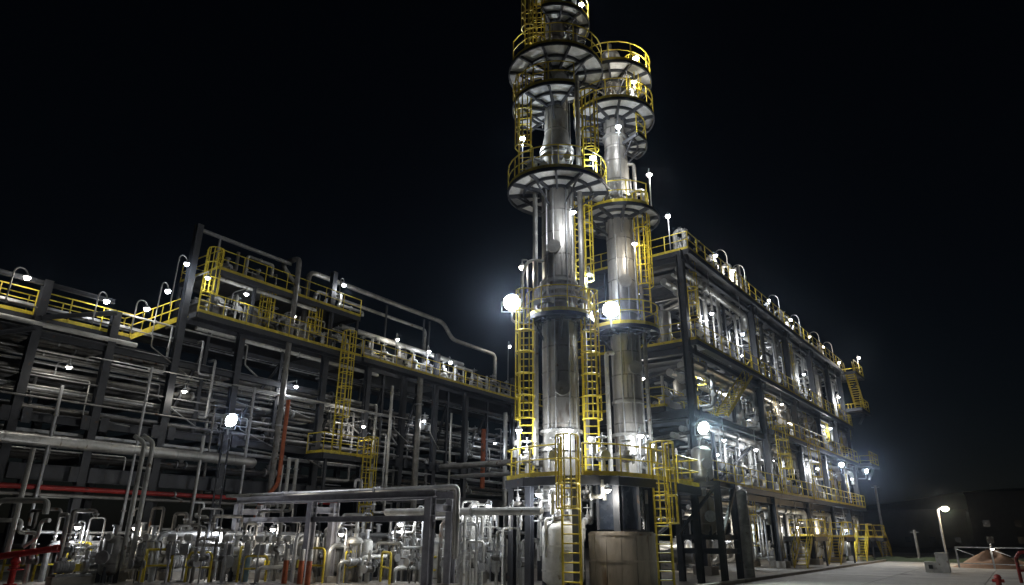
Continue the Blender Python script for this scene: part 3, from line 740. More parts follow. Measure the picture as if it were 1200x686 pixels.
BAY = ['first', 'second', 'third', 'fourth', 'last']
DK = {0: 'ground floor', 1: 'lowest deck', 2: 'second deck', 3: 'third deck', 4: 'top deck'}
zs = [0.0] + LV
rs = random.Random(5)
def W(lv, b): return 'on %s, %s bay of tall structure' % (DK[lv], BAY[b])
for lv in range(5):
    z = zs[lv]; head = (zs[lv + 1] - z) if lv < 4 else 3
    for b in range(5):
        a, e = us[b], us[b + 1]; n = 5 if b == 0 else 3
        if lv < 4:
            # header pipes below the deck above
            for k in range(3 if b < 3 else 2):
                r = rs.choice([.1, .13, .17, .22]); zz = z + head - .95 - .3 * k; v = .1 + .55 * k + rs.uniform(0, .3)
                pipe([S(a + .4, v, zz), S(e - .4, v, zz), S(e - .4, v, zz - 1.0)], r, '%s header pipe hung over the %s, %s bay of the tall structure' % (['front', 'middle', 'rear'][k], DK[lv], BAY[b]), rs.choice(['clad', 'clad', 'clad_d', 'pale']), group='header pipes of the tall structure', name='header_pipe', flanges=[(0, rs.random()), (0, rs.random())], bands=1.4)
        for k in range(n):
            u = a + (e - a) * (k + .5) / n + rs.uniform(-.3, .3)
            if lv == 4 and rs.random() < .45: continue
            c = rs.random(); mt = rs.choice(['clad', 'clad', 'pale', 'clad_d', 'galv'])
            mw = {'clad': 'bright metal', 'pale': 'white', 'clad_d': 'dull metal', 'galv': 'galvanised'}[mt]
            v = rs.uniform(1.0, 2.2)
            if c < .38:
                exchanger(S(u, v + 1.6, z), S(0, 1, 0) - S(0, 0, 0), rs.uniform(2.6, 4), rs.uniform(.35, .6), '%s exchanger %s' % (mw, W(lv, b)), mt, group='exchangers in the tall structure')
            elif c < .75:
                vessel(S(u, v, z), rs.uniform(.3, .55), min(head - 2.0, rs.uniform(1.0, 2.6)) if lv < 4 else rs.uniform(.4, 1.0), '%s upright vessel %s' % (mw, W(lv, b)), mt, leg=.5, group='vessels in the tall structure')
            else:
                p = S(u, v, z); PUMP.put(p, rs.choice([0, PI / 2, PI]), 'motor driven pump %s' % W(lv, b), 'pumps in the tall structure')
        # risers with valves near the front edge
        m = 5 if b == 0 else 4 if b < 3 else 2
        for k in range(m):
            u = a + .8 + (e - a - 1.2) * (k + rs.random() * .6) / m; r = rs.choice([.06, .08, .1, .14]); v = rs.uniform(.25, .9)
            zt = z + (head - .7 if lv < 4 else rs.uniform(.9, 2.6)); mt = rs.choice(['clad', 'galv', 'pale', 'clad_d', 'clad'])
            mw = {'clad': 'bright metal', 'pale': 'white', 'clad_d': 'dull metal', 'galv': 'galvanised'}[mt]
            path = [S(u, v + 1.2, z + .5), S(u, v, z + .5), S(u, v, zt)] if lv < 4 else [S(u, v, z), S(u, v, zt), S(u, v + .6, zt), S(u, v + .6, z)]
            pipe(path, r, '%s riser pipe %s' % (mw, W(lv, b)), mt, group='risers in the tall structure', name='riser_pipe', flanges=[(1, .3), (1, .45)])
            if rs.random() < .6 and b < 4:
                VALVE.put(S(u, v - .05, z + rs.uniform(1.0, 1.4)), rs.choice([0, PI / 2]), 'hand wheel valve %s' % W(lv, b), 'valves in the tall structure', rs.uniform(.8, 1.2))
            if rs.random() < .3 and b < 3 and lv < 4:
                CONTROL.put(S(u + .5, v, z + .8), rs.choice([0, PI / 2]), 'control valve with round actuator %s' % W(lv, b), 'control valves in the tall structure')
        if lv < 4:
            for k in range(7 if b == 0 else 5 if b < 3 else 4):
                u = a + .9 + (e - a - 1.8) * rs.random(); r = rs.choice([.03, .045, .06, .1]); zz = z + head - 1.0 - rs.uniform(0, 1.0); mt = rs.choice(['clad', 'galv', 'clad_d'])
                pipe([S(u, .35, z + rs.uniform(.3, 1.2)), S(u, .35, zz), S(u + rs.choice([-.8, .8]), .35, zz), S(u + .8, 3.5, zz)], r, '%s crossover pipe %s' % ({'clad': 'bright metal', 'clad_d': 'dull metal', 'galv': 'galvanised'}[mt], W(lv, b)), mt, name='crossover_pipe', group='crossover pipes in the tall structure', flanges=[(0, .5)], bend=.15)
            if lv and b < 4: railing([S(a + .4, 3.4, z), S(e - .4, 3.4, z)], proc, toe=False)
        # lamp over each bay
        if lv < 4:
            for k in range(2 if b == 0 else 1):
                u = a + (e - a) * ((.3, .75)[k] if b == 0 else .5)
                bracket_lamp(S(u, -.25 if (b + lv) % 2 else .9, z + min(head - 1.15, 2.5)), 'small lamp over the %s, %s bay of tall structure' % (DK[lv], BAY[b]), watts=130, group='lamps in the tall structure', r=.1, drop=max(.3, head - .3 - min(head - 1.15, 2.5)), col=(1.0, .95, .86) if (b + lv) % 3 else (.95, .97, 1.0))
            if b < 4: bracket_lamp(S(a + (e - a) * .2, 4.0, z + head - 1.2), 'inner lamp at the back of %s, %s bay of tall structure' % (DK[lv], BAY[b]), watts=110, group='inner lamps in the tall structure', r=.1, drop=.9, col=(1.0, .93, .8))
# roof lamps and vent pipes
for k, u in enumerate([6.4, 9.8, 17.6, 23.2, 29.5, 34.5]):
    gooseneck(S(u + .5, -.45, 17.6), R(135), 'gooseneck lamp above the top deck railing of the tall structure', h=1.9, watts=120, r=.12, arm=.8)
for k, (u, w, z) in enumerate([(41.0, -1.5, 17.6), (41.9, .5, 17.6), (41.9, 1.2, 13.9)]):
    gooseneck(S(u, w, z), R(200), ['lamp on the outer corner of the top balcony', 'lamp at the end rail of the top balcony', 'lamp at the end rail of the second balcony'][k], h=1.9, watts=100, r=.13)
for k in range(22):
    u = rs.uniform(.6, 37); h = rs.uniform(.7, 2.0); pipe([S(u, rs.uniform(0, .8), 17.6), S(u, rs.uniform(0, .8), 17.6 + h)], rs.choice([.06, .09, .13]), 'capped stub pipe standing on the top deck of the tall structure', rs.choice(['clad', 'pale', 'galv']), name='stub_pipe', group='stubs on the top deck', flanges=[(0, .8)])
gooseneck(S(-.3, .4, 17.6), R(200), 'single lamp on a thin pole at the near corner of the tall structure', h=2.0, watts=100, r=.13)
for k, (u, h) in enumerate([(11.0, 2.6), (11.8, 3.0), (13.0, 2.6)]):
    pipe([S(u, .4, 17.6), S(u, .4, 17.6 + h)], .11, ['shorter vent pipe standing on the top deck', 'tallest vent pipe standing on the top deck', 'last vent pipe standing on the top deck'][k], 'clad', group='vent pipes', flanges=[(0, .75)])
ladder(S(2.2, .7, 12.1), 17.6, R(-92), 'yellow caged ladder inside the near bay below the top deck', cage_from=2.0, ext=.2)
ladder(S(3.6, 1.2, 8.6), 12.1, R(-92), 'yellow caged ladder inside the near bay above the second deck', cage_from=1.8, ext=.2)
ladder(S(20.4, -.6, 4.5), 8.6, R(-92), 'yellow ladder on the tall structure front above its lowest deck', cage_from=1.6, ext=.3)
ladder(S(12.6, -.6, 4.5), 8.6, R(-92), 'yellow ladder beside the second front column of the tall structure', cage_from=1.6, ext=.3)
for k, (u, lv) in enumerate([(8.5, 0), (15.5, 2), (17.8, 1), (23.5, 2), (24.8, 0), (29.5, 1), (30.5, 2), (34.8, 1), (35.5, 2), (13.6, 3), (22, 3)]):
    z0 = zs[lv] if lv else 0
    ladder(S(u, .75, z0), zs[lv + 1] - .6 if lv < 4 else z0, R(-92), 'yellow caged ladder inside the %s bay above the %s' % (BAY[max(i for i in range(5) if us[i] <= u)], DK[lv]), cage_from=1.3, ext=.1)
for b in range(5):
    for lv in (1, 2, 3):
        railing([S(us[b] + .5, 1.9, zs[lv]), S(us[b + 1] - .5, 1.9, zs[lv])], proc, toe=False, spacing=1.8)
stair(S(5.0, .3, 8.6), S(10.5, .3, 12.1), 'yellow stair inside the near bay rising from the second deck')
for k, (u0, u1, u2) in enumerate([(12.8, 15.0, 18.2), (21.5, 23.7, 26.6), (42.0, 39.8, 38.4), (30.5, 32.4, 34.2)]):
    stair(S(u0, -1.0, 0), S(u1, -1.0, 1.9), ['yellow steps from the yard near the second column of the tall structure', 'yellow steps from the yard in the third bay of the tall structure', 'yellow steps at the far end of the tall structure', 'yellow steps from the yard in the fourth bay of the tall structure'][k])
    deck(proc, min(u1, u2), max(u1, u2), -1.5, .9, 1.9, rails=('y0', 'x1' if u2 > u1 else 'x0'), step=1.2, S=S)
    for w in (-1.3, .8): MB().bar(S(u2, w, 0), S(u2, w, 1.65), .12).build('deck_post', 'steel', proc)
floodlight(S(29.0, -.9, 7.7), (-.8, -.5, -.3), 'round floodlight on the front of the fourth bay', .2, 1400, 'flood', foot=S(29.0, -.3, 7.0))
floodlight(S(38.6, -1.0, 7.9), (-.6, -.8, -.3), 'floodlight at the far corner of the tall structure', .2, 1100, 'flood', foot=S(38.2, -.3, 7.2))

# ================================================================== TWIN TOWERS
T1 = V((23.07, 14.03, 0)); T2 = V((26.6, 12.76, 0))
def arc(c, r, z, a0, a1, n=24): return [V((c.x + r * math.cos(a0 + (a1 - a0) * i / n), c.y + r * math.sin(a0 + (a1 - a0) * i / n), z)) for i in range(n + 1)]
def ring_platform(t, c, z, r0, r1, a0, a1, nsec, rail=True, rail_a=None):
    a0, a1 = R(a0), R(a1); full = abs(a1 - a0 - 2 * PI) < .01
    m = 32
    pf = MB().sector(c, r1 - .06, r1, a0, a1, z - .17, z - .01, m).build('platform', 'steel', t)
    rm = r0 + (r1 - r0) * .52
    MB().sector(c, rm - .04, rm + .04, a0, a1, z - .17, z - .035, m).build('ring_beam', 'steel', pf)
    MB().sector(c, r0 + .05, r0 + .12, a0, a1, z - .17, z - .035, m).build('inner_ring', 'steel', pf)
    for i in range(nsec):
        s0 = a0 + (a1 - a0) * i / nsec; s1 = a0 + (a1 - a0) * (i + 1) / nsec
        for q0, q1 in ((r0 + .05, rm - .01), (rm + .01, r1 - .075)):
            MB().sector(c, q0, q1, s0 + .006, s1 - .006, z - .03, z, 3).build('deck_panel', 'plate' if random.random() < .8 else 'galv', pf)
    for i in range(nsec + (0 if full else 1)):
        a = a0 + (a1 - a0) * i / nsec; d = V((math.cos(a), math.sin(a), 0)); b = V((c.x, c.y, z - .13))
        MB().bar(b + d * (r0 - .05), b + d * (r1 - .06), .09, .17).build('radial_beam', 'steel', pf)
        if i % 2 == 0:
            MB().bar(V((c.x, c.y, z - .95)) + d * (r0 - .03), b + d * (r1 * .8) - V((0, 0, .06)), .07).build('bracket_strut', 'steel', pf)
    if rail:
        ra = rail_a or [(math.degrees(a0), math.degrees(a1))]
        for s0, s1 in ra: railing(arc(c, r1 - .04, z, R(s0), R(s1), max(4, int(abs(s1 - s0) / 12))), None, holder=pf, spacing=1.1)
    return pf
def tower(name, label, c, courses, cat='tower'):
    t = thing(name, label, cat, c)
    for k, (r0, z0, r1, z1) in enumerate(courses):
        sh = MB().lathe([(r0, z0), (r1, z1)], c, (0, 0, 1), 32).build('shell_course' if z0 else 'skirt', 'tower' if z0 else 'steel', t)
        if abs(r0 - r1) < .01:
            z = z0 + .12
            while z < z1:
                MB().lathe([(r0 * .97, -.03), (r0 * 1.022, -.03), (r0 * 1.022, .03), (r0 * .97, .03)], V((c.x, c.y, z)), (0, 0, 1), 32).build('jacket_band', 'clad_d', sh); z += 1.05
    rt = random.Random(int(c.x * 10)); me = {}
    for k, (r0, z0, r1, z1) in enumerate(courses):
        if abs(r0 - r1) > .01 or z0 == 0: continue
        z = z0 + .12
        while z + 1.05 < z1:
            for a in (R(rt.uniform(150, 210)), R(rt.uniform(220, 285))):
                key = round(r0, 2)
                if key not in me: me[key] = MB().box((key + .004, 0, .525), (.016, .07, 1.0)).mesh('lap_seam', 'clad_d')
                inst('lap_seam', me[key], (c.x, c.y, z), t, a)
            z += 1.05
    return t
tw1 = tower('distillation_tower', 'taller of the twin silver towers, with wide ring platforms and yellow ladders', T1,
            [(.82, 0, .78, 2.6), (.74, 2.6, .74, 10.9), (.72, 10.9, .72, 18.6), (.72, 18.6, .56, 19.4), (.56, 19.4, .56, 29.5)])
MB().lathe([(.56, 29.5), (.5, 29.7), (.3, 29.9), (0, 29.95)], T1, (0, 0, 1), 24).build('top_head', 'tower', tw1)
for z, r in ((4.9, .84), (5.6, .86), (11.2, .82), (11.5, .84), (11.9, .82), (18.2, .8), (18.45, .8), (26.2, .66)):
    MB().lathe([(r * .8, -.06), (r, -.06), (r, .06), (r * .8, .06)], V((T1.x, T1.y, z)), (0, 0, 1), 32).build('girth_flange', 'clad', tw1)
ring_platform(tw1, T1, 10.3, .74, 1.45, 0, 360, 10)
ring_platform(tw1, T1, 16.4, .72, 2.28, 0, 360, 12, rail_a=[(-20, 95), (125, 330)])
ring_platform(tw1, T1, 20.9, .56, 2.1, 70, 235, 5)
ring_platform(tw1, T1, 22.9, .56, 2.3, 0, 360, 11, rail_a=[(150, 455)])
ring_platform(tw1, T1, 25.7, .56, 1.75, 190, 400, 6)
ring_platform(tw1, T1, 28.4, .56, 1.5, 40, 300, 6)
tw2 = tower('distillation_tower', 'shorter silver tower standing close behind the taller one', T2,
            [(.75, 0, .7, 3.0), (.64, 3.0, .64, 10.6), (.62, 10.6, .62, 19.2), (.62, 19.2, .52, 19.9), (.52, 19.9, .52, 25.6)])
MB().lathe([(.52, 25.6), (.46, 25.8), (.28, 26.0), (0, 26.05)], T2, (0, 0, 1), 24).build('top_head', 'tower', tw2)
for z, r in ((5.0, .74), (5.8, .76), (7.2, .7), (11.3, .72), (17.2, .72), (20.6, .62)):
    MB().lathe([(r * .8, -.06), (r, -.06), (r, .06), (r * .8, .06)], V((T2.x, T2.y, z)), (0, 0, 1), 32).build('girth_flange', 'clad', tw2)
ring_platform(tw2, T2, 10.4, .64, 1.6, 0, 360, 10)
ring_platform(tw2, T2, 16.1, .62, 1.95, 0, 360, 10, rail_a=[(-35, 250)])
ring_platform(tw2, T2, 20.2, .62, 1.6, 250, 340, 3)
ring_platform(tw2, T2, 21.7, .52, 2.05, 0, 360, 10)
ring_platform(tw2, T2, 23.9, .52, 2.05, 170, 400, 7)
# nozzles and manways on the shells
for t, c, z, a, r in ((tw1, T1, 7.2, 215, .74), (tw1, T1, 13.3, 200, .72), (tw1, T1, 17.2, 175, .72), (tw1, T1, 22.1, 230, .45), (tw1, T1, 24.3, 260, .45), (tw2, T2, 8.6, 230, .64), (tw2, T2, 12.6, 215, .62), (tw2, T2, 22.5, 240, .45), (tw2, T2, 17.0, 200, .62), (tw1, T1, 5.2, 190, .74), (tw2, T2, 4.6, 250, .64)):
    d = V((math.cos(R(a)), math.sin(R(a)), 0))
    MB().lathe([(0, 0), (.2, 0), (.2, .3), (.3, .3), (.3, .4), (0, .4)], V((c.x, c.y, z)) + d * r * .92, d, 14).build('manway', 'clad', t)

left = V((math.cos(R(121)), math.sin(R(121)), 0)); near = V((math.cos(R(211)), math.sin(R(211)), 0))
def at(c, l, n, z): return V((c.x, c.y, z)) + left * l + near * n
ladder(at(T1, 1.38, .35, 3.75), 10.3, R(205), 'yellow caged ladder on the outer flank of the taller tower, up to its lowest ring')
ladder(at(T1, -1.2, .1, 3.75), 10.3, R(215), 'yellow caged ladder standing between the twin towers above the shared platform')
ladder(at(T1, 1.45, .6, 16.4), 20.9, R(205), 'yellow caged ladder above the widest ring of the taller tower', cage_from=1.8)
ladder(at(T1, .78, .75, 20.9), 28.4, R(205), 'topmost yellow caged ladder of the taller tower', cage_from=2.2)
ladder(at(T1, 1.15, 1.2, 22.9), 25.7, R(205), 'short yellow ladder above the upper ring of the taller tower', cage_from=1.4)
ladder(at(T1, -1.5, .2, 16.4), 20.2, R(215), 'yellow caged ladder between the towers above the widest ring', cage_from=1.8)
ladder(at(T1, -.95, -.7, 10.3), 16.4, R(250), 'yellow ladder partly hidden behind the taller tower', cage_from=2.0)
ladder(at(T2, -.98, .1, 11.3), 16.1, R(215), 'yellow caged ladder on the outer flank of the shorter tower', cage_from=1.2)
ladder(at(T2, -1.0, .3, 21.7), 23.9, R(215), 'short yellow ladder near the top of the shorter tower', cage_from=1.2)
# downcomers and reflux lines
pipe([at(T1, .74, .3, 17.9), at(T1, 1.0, .35, 17.9), at(T1, 1.0, .35, 4.3)], .11, 'tall silver downpipe on the outer flank of the taller tower', 'clad', bands=1.5)
pipe([at(T1, .6, .3, 12.9), at(T1, 1.3, .5, 12.9), at(T1, 1.55, .5, 12.3), at(T1, 1.55, .5, 11.0)], .07, 'thin curved pipe bulging from the taller tower beside the floodlight', 'pale', bend=.5)
pipe([at(T2, .5, .3, 9.4), at(T2, .88, .35, 9.4), at(T2, .88, .35, 4.2)], .1, 'white downpipe on the near flank of the shorter tower', 'pale')
pipe([at(T2, -.5, .2, 19), at(T2, -.85, .25, 19), at(T2, -.85, .25, 4)], .09, 'silver downpipe on the outer flank of the shorter tower', 'clad_d', bands=1.5)
pipe([at(T1, -.3, 0, 29.8), at(T1, -.3, 0, 30.6), at(T1, -1.0, 0, 30.6), at(T1, -1.0, 0, 4.2)], .12, 'overhead vapour line running down between the two towers', 'clad_d', bands=1.5)
pipe([at(T2, 0, -.2, 26), at(T2, 0, -.2, 26.8), at(T2, 0, -1.1, 26.8), at(T2, 0, -1.1, 4.5)], .12, 'overhead line dropping behind the shorter tower', 'clad_d')

rq = random.Random(31)
for nm, c, zr, rr in (('widest ring of the taller tower', T1, 16.4, 1.5), ('upper ring of the taller tower', T1, 22.9, 1.4), ('ring of the shorter tower', T2, 16.1, 1.3), ('upper rings of the shorter tower', T2, 21.7, 1.3), ('lowest ring of the taller tower', T1, 10.3, 1.1)):
    for k in range(4):
        a = R(rq.uniform(150, 300)); x, y = c.x + rr * math.cos(a), c.y + rr * math.sin(a)
        VALVE.put((x, y, zr + rq.uniform(.5, 1.0)), rq.uniform(0, 3), 'hand wheel valve on the ' + nm, 'valves on the tower rings', rq.uniform(.6, .9))
        pipe([(c.x + .4 * math.cos(a), c.y + .4 * math.sin(a), zr + 1.3), (x, y, zr + 1.3), (x, y, zr + .1)], rq.choice([.045, .06, .08]), 'short drop pipe on the ' + nm, rq.choice(['clad', 'galv', 'clad_d']), name='drop_pipe', group='drop pipes on the tower rings', bend=.15, flanges=[(1, .5)])
for k in range(7):
    c = T1 if k < 4 else T2; a = R([172, 196, 238, 262, 190, 230, 275][k]); rr = (.8 if k < 4 else .7); x, y = c.x + rr * math.cos(a), c.y + rr * math.sin(a)
    pipe([(x, y, 4.2), (x, y, rq.uniform(16, 24) if k < 4 else rq.uniform(14, 19))], .022 if k % 2 else .035, 'thin conduit clipped up the shell of the %s tower' % ('taller' if k < 4 else 'shorter'), 'galv', name='conduit', group='tower conduits')
# tower lamps
for p, lab, w in [((22.18, 15.4, 23.4), 'lamp above the upper ring of the taller tower', 260), ((22.25, 15.4, 19.3), 'bright lamp beside the ladder under the half ring', 260), ((23.35, 12.3, 17.75), 'bright lamp at the edge of the widest tower ring', 320), ((26.75, 11.1, 18.1), 'lamp over the railing of the shorter tower ring', 260),
                  ((26.2, 11.15, 24.6), 'brightest lamp at the top of the shorter tower', 380), ((22.2, 15.36, 12.75), 'small lamp above the curved pipe of the taller tower', 320), ((24.3, 13.2, 12.6), 'small lamp between the towers above the lowest rings', 160), ((21.35, 14.9, 5.55), 'lamp on the railing of the shared platform', 200),
                  ((22.0, 13.0, 5.5), 'lamp on the tower side of the shared platform', 260), ((25.4, 11.7, 5.6), 'lamp beside the shorter tower on the shared platform', 260), ((23.6, 12.75, 26.9), 'lamp under the topmost platform', 200), ((25.9, 11.2, 23.0), 'small lamp below the top platform of the shorter tower', 160),
                  ((24.0, 15.4, 21.7), 'lamp behind the taller tower under the upper ring', 160), ((25.3, 11.9, 20.3), 'lamp under the rings of the shorter tower', 160), ((22.1, 12.7, 14.6), 'dim lamp under the widest tower ring', 260), ((25.7, 11.6, 14.2), 'dim lamp under the shorter tower ring', 240)]:  # the two dim lamps are added to brighten the ring undersides
    c = T1 if (V(p) - T1).to_2d().length < (V(p) - T2).to_2d().length else T2
    lv = [3.75, 10.3, 16.4, 20.9, 22.9, 25.7] if c is T1 else [3.75, 10.4, 16.1, 21.7, 23.9]
    zf = max([q for q in lv if q < p[2] - .3]); rad = {10.3: 1.45, 16.4: 2.28, 20.9: 2.1, 22.9: 2.3, 25.7: 1.75, 10.4: 1.6, 16.1: 1.95, 21.7: 2.05, 23.9: 2.05}.get(zf, 0)
    d = (V(p) - c).to_2d(); d = d.normalized() * min(max(d.length, .8), rad - .1) if rad else d + V((.12, .12))
    bracket_lamp(p, lab, watts=int(w * .6), group='tower lamps', r=.09 if 'dim' in lab else .11 if w < 300 else .15, foot=(c.x + d.x, c.y + d.y, zf - .05))
FL1 = V((21.45, 15.35, 10.9)); FL2 = V((24.95, 12.55, 11.05))
toc = V((-.66, -.42, -.6))
floodlight(FL1, toc, 'dazzling floodlight beside the lowest ring of the taller tower', .36, 1700, 'flood', foot=at(T1, 1.3, .2, 10.1))
floodlight(FL2, toc, 'dazzling floodlight in front of the shorter tower', .36, 1500, 'flood', foot=V((25.3, 12.6, 10.2)))

# ---- shared platform
DZ = 3.75
poly = [(21.7, 15.7), (21.0, 14.4), (20.85, 12.2), (22.0, 11.1), (23.9, 10.55), (28.6, 10.6), (28.9, 15.2), (25.2, 16.6)]
plat = thing('access_platform', 'yellow railed steel platform shared by the twin towers', 'platform', (24.5, 13.2, 0))
for (a, b) in zip(poly, poly[1:] + poly[:1]): MB().bar((*a, DZ - .17), (*b, DZ - .17), .12, .3).build('edge_beam', 'steel', plat)
xs = [20.95 + .98 * i for i in range(9)]
def span(x):
    ys = []
    for (a, b) in zip(poly, poly[1:] + poly[:1]):
        if (a[0] - x) * (b[0] - x) < 0: ys.append(a[1] + (b[1] - a[1]) * (x - a[0]) / (b[0] - a[0]))
    return (min(ys), max(ys)) if len(ys) > 1 else None
for a, b in zip(xs, xs[1:]):
    sa, sb = span(a + .01), span(b - .01)
    if not sa or not sb: continue
    n = 4
    for k in range(n):
        q = [(a + .01, sa[0] + (sa[1] - sa[0]) * k / n + .015), (b - .01, sb[0] + (sb[1] - sb[0]) * k / n + .015), (b - .01, sb[0] + (sb[1] - sb[0]) * (k + 1) / n - .015), (a + .01, sa[0] + (sa[1] - sa[0]) * (k + 1) / n - .015)]
        MB().add([(x, y, z) for z in (DZ - .03, DZ) for x, y in q], [(0, 3, 2, 1), (4, 5, 6, 7), (0, 1, 5, 4), (1, 2, 6, 5), (2, 3, 7, 6), (3, 0, 4, 7)]).build('floor_plate', 'galv', plat)
    MB().bar((b, sb[0] + .1, DZ - .14), (b, sb[1] - .1, DZ - .14), .1, .2).build('joist', 'steel', plat)
for p in poly: MB().hbeam((p[0] + (24.7 - p[0]) * .06, p[1] + (13.2 - p[1]) * .06, 0), (p[0] + (24.7 - p[0]) * .06, p[1] + (13.2 - p[1]) * .06, DZ - .32), .24, .24, .025).build('column', 'steel', plat)
P3 = [(*p, DZ) for p in poly]
railing([P3[7], P3[0], P3[1], V(P3[1]).lerp(V(P3[2]), .72)], plat)
railing([V(P3[2]).lerp(V(P3[3]), .2), P3[3], P3[4], V(P3[4]).lerp(V(P3[5]), .25)], plat)
railing([V(P3[4]).lerp(V(P3[5]), .5), P3[5], P3[6], P3[7]], plat)
ladder((20.72, 12.28, 0), DZ, R(195), 'yellow ladder from the yard up to the shared tower platform, before the white drum', cage=True, cage_from=2.6, ext=1.3, w=.62)
ladder((24.05, 10.4, 0), DZ, R(235), 'yellow caged ladder at the outer end of the shared tower platform', cage=True, cage_from=2.2, ext=1.3, w=.62)
for x, y in [(21.9, 14.9), (21.6, 13.4), (22.3, 11.8), (23.6, 11.5), (24.9, 11.2), (26.2, 11.1), (23.6, 15.3)]:
    VALVE.put((x, y, DZ + .75), random.uniform(0, 3), 'hand wheel valve on the shared tower platform', 'valves on the tower platform', 1.0)
    pipe([(x, y, DZ - .8), (x, y, DZ + .62)], .08, 'short stub pipe under a valve on the shared tower platform', 'clad', group='stubs on the tower platform')
for x, y in [(22.0, 15.4), (24.6, 11.0), (25.9, 11.4), (22.6, 12.4)]:
    TRANS.put((x, y, DZ), random.uniform(0, 6), 'instrument on a post on the shared tower platform', 'instruments on the tower platform')

ry_ = random.Random(9)
# ---- drums under the platform
vessel((21.75, 13.25, 0), .74, 1.6, 'white domed drum behind the yard ladder at the tower foot', 'pale', leg=.35, n=28)
drum = thing('storage_drum', 'wide stained tan drum with a flat lid under the shorter tower', 'drum', (23.0, 11.55, 0))
DC = V((23.0, 11.55, 0)); 
for i in range(14):
    a0 = 2 * PI * i / 14; MB().sector(DC, 1.14, 1.18, a0 + .008, a0 + 2 * PI / 14 - .008, 0.02, 1.86, 4).build('side_sheet', 'tan', drum)
MB().lathe([(0, 1.9), (1.13, 1.9), (1.13, 0), (0, 0)], DC, (0, 0, 1), 28).build('drum_core', 'tan', drum)
for z in (.12, .95, 1.8): MB().lathe([(1.15, -.03), (1.2, -.03), (1.2, .03), (1.15, .03)], DC + V((0, 0, z)), (0, 0, 1), 28).build('hoop', 'tan', drum)
hop = thing('dark_tank', 'glossy dark blue square tank sitting above the stained tan drum', 'tank', (23.5, 11.75, 1.95))
MB().box((23.5, 11.75, 2.72), (1.45, 1.5, 1.5), .3).build('tank_body', 'navy', hop)
for sx in (-1, 1):
    for sy in (-1, 1):
        o = V((sx * .72, sy * .74, 0)); o.rotate(Matrix.Rotation(.3, 3, 'Z')); MB().box(V((23.5, 11.75, 2.72)) + o, (.09, .09, 1.54), .3).build('corner_angle', 'steel', hop)
MB().cyl((23.5, 11.75, 3.4), (23.5, 11.75, 3.55), .12, 10).build('top_nozzle', 'galv', hop)

for k in range(16):
    x = 20.9 + ry_.uniform(0, 2.0); y = 15.2 - ry_.uniform(0, 2.6); z = ry_.uniform(2.2, 3.4); mt = ry_.choice(['clad', 'galv', 'clad_d', 'pale'])
    d = ry_.choice([(0, -1), (1, 0), (.7, -.7)]); L = ry_.uniform(.5, 1.6)
    pipe([(x, y, z - ry_.uniform(.5, 1.4)), (x, y, z), (x + d[0] * L, y + d[1] * L, z), (x + d[0] * L, y + d[1] * L, 3.6)], ry_.choice([.035, .05, .07]), '%s pipe looping under the shared tower platform' % {'clad': 'bright metal', 'galv': 'galvanised', 'clad_d': 'dull metal', 'pale': 'white'}[mt], mt, name='loop_pipe', group='pipes under the tower platform', flanges=[(1, .5), (0, .6)], bend=.13)
    if k % 2: VALVE.put((x + d[0] * L * .5, y + d[1] * L * .5, z), math.atan2(d[1], d[0]), 'hand wheel valve under the shared tower platform', 'valves under the tower platform', .7)

# frame and vessel beside the platform, under the greenish floodlight
fr = thing('support_frame', 'dark braced steel frame beside the platform holding a steel vessel', 'steel frame', (29.8, 11.2, 0))
fx, fy = (29.0, 31.0), (10.0, 11.8)
for x in fx:
    for y in fy: MB().hbeam((x, y, 0), (x, y, 4.0), .24, .24, .025).build('column', 'steel', fr)
for z in (1.2, 1.75, 3.9):
    for y in fy: MB().hbeam((fx[0], y, z), (fx[1], y, z), .18, .2, .02).build('beam', 'steel', fr)
    for x in fx: MB().hbeam((x, fy[0], z), (x, fy[1], z), .18, .2, .02).build('cross_beam', 'steel', fr)
MB().bar((fx[0], fy[0] - .1, 1.9), (fx[1], fy[0] - .1, 3.8), .12).build('brace', 'steel', fr)
MB().bar((fx[0] - .1, fy[1], 1.9), (fx[0] - .1, fy[0], 3.8), .12).build('brace', 'steel', fr)
vessel((30.0, 10.9, 4.0), .45, 1.1, 'steel vessel on the braced frame just below the greenish floodlight', 'clad', leg=.3)
vessel((29.9, 10.9, 1.85), .4, 1.2, 'brownish drum inside the braced frame', 'tan', leg=.2)
floodlight((30.1, 10.75, 6.45), (-.6, -.75, -.4), 'greenish white floodlight above the steel vessel', .28, 2000, 'floodg', col=(.85, 1.0, .94), foot=V((30.3, 10.9, 5.6)))
pipe([(31.9, 9.9, 0), (31.9, 9.9, 3.5), (33.6, 10.4, 3.9), (36, 12, 3.9)], .24, 'thick grey pipe rising from the yard past the braced frame', 'clad_d', bands=.9, n=14)
pipe([(32.6, 10.4, 0), (32.6, 10.4, 3.1), (35.6, 11.4, 3.1)], .14, 'thinner grey pipe beside the thick pipe past the braced frame', 'grey')

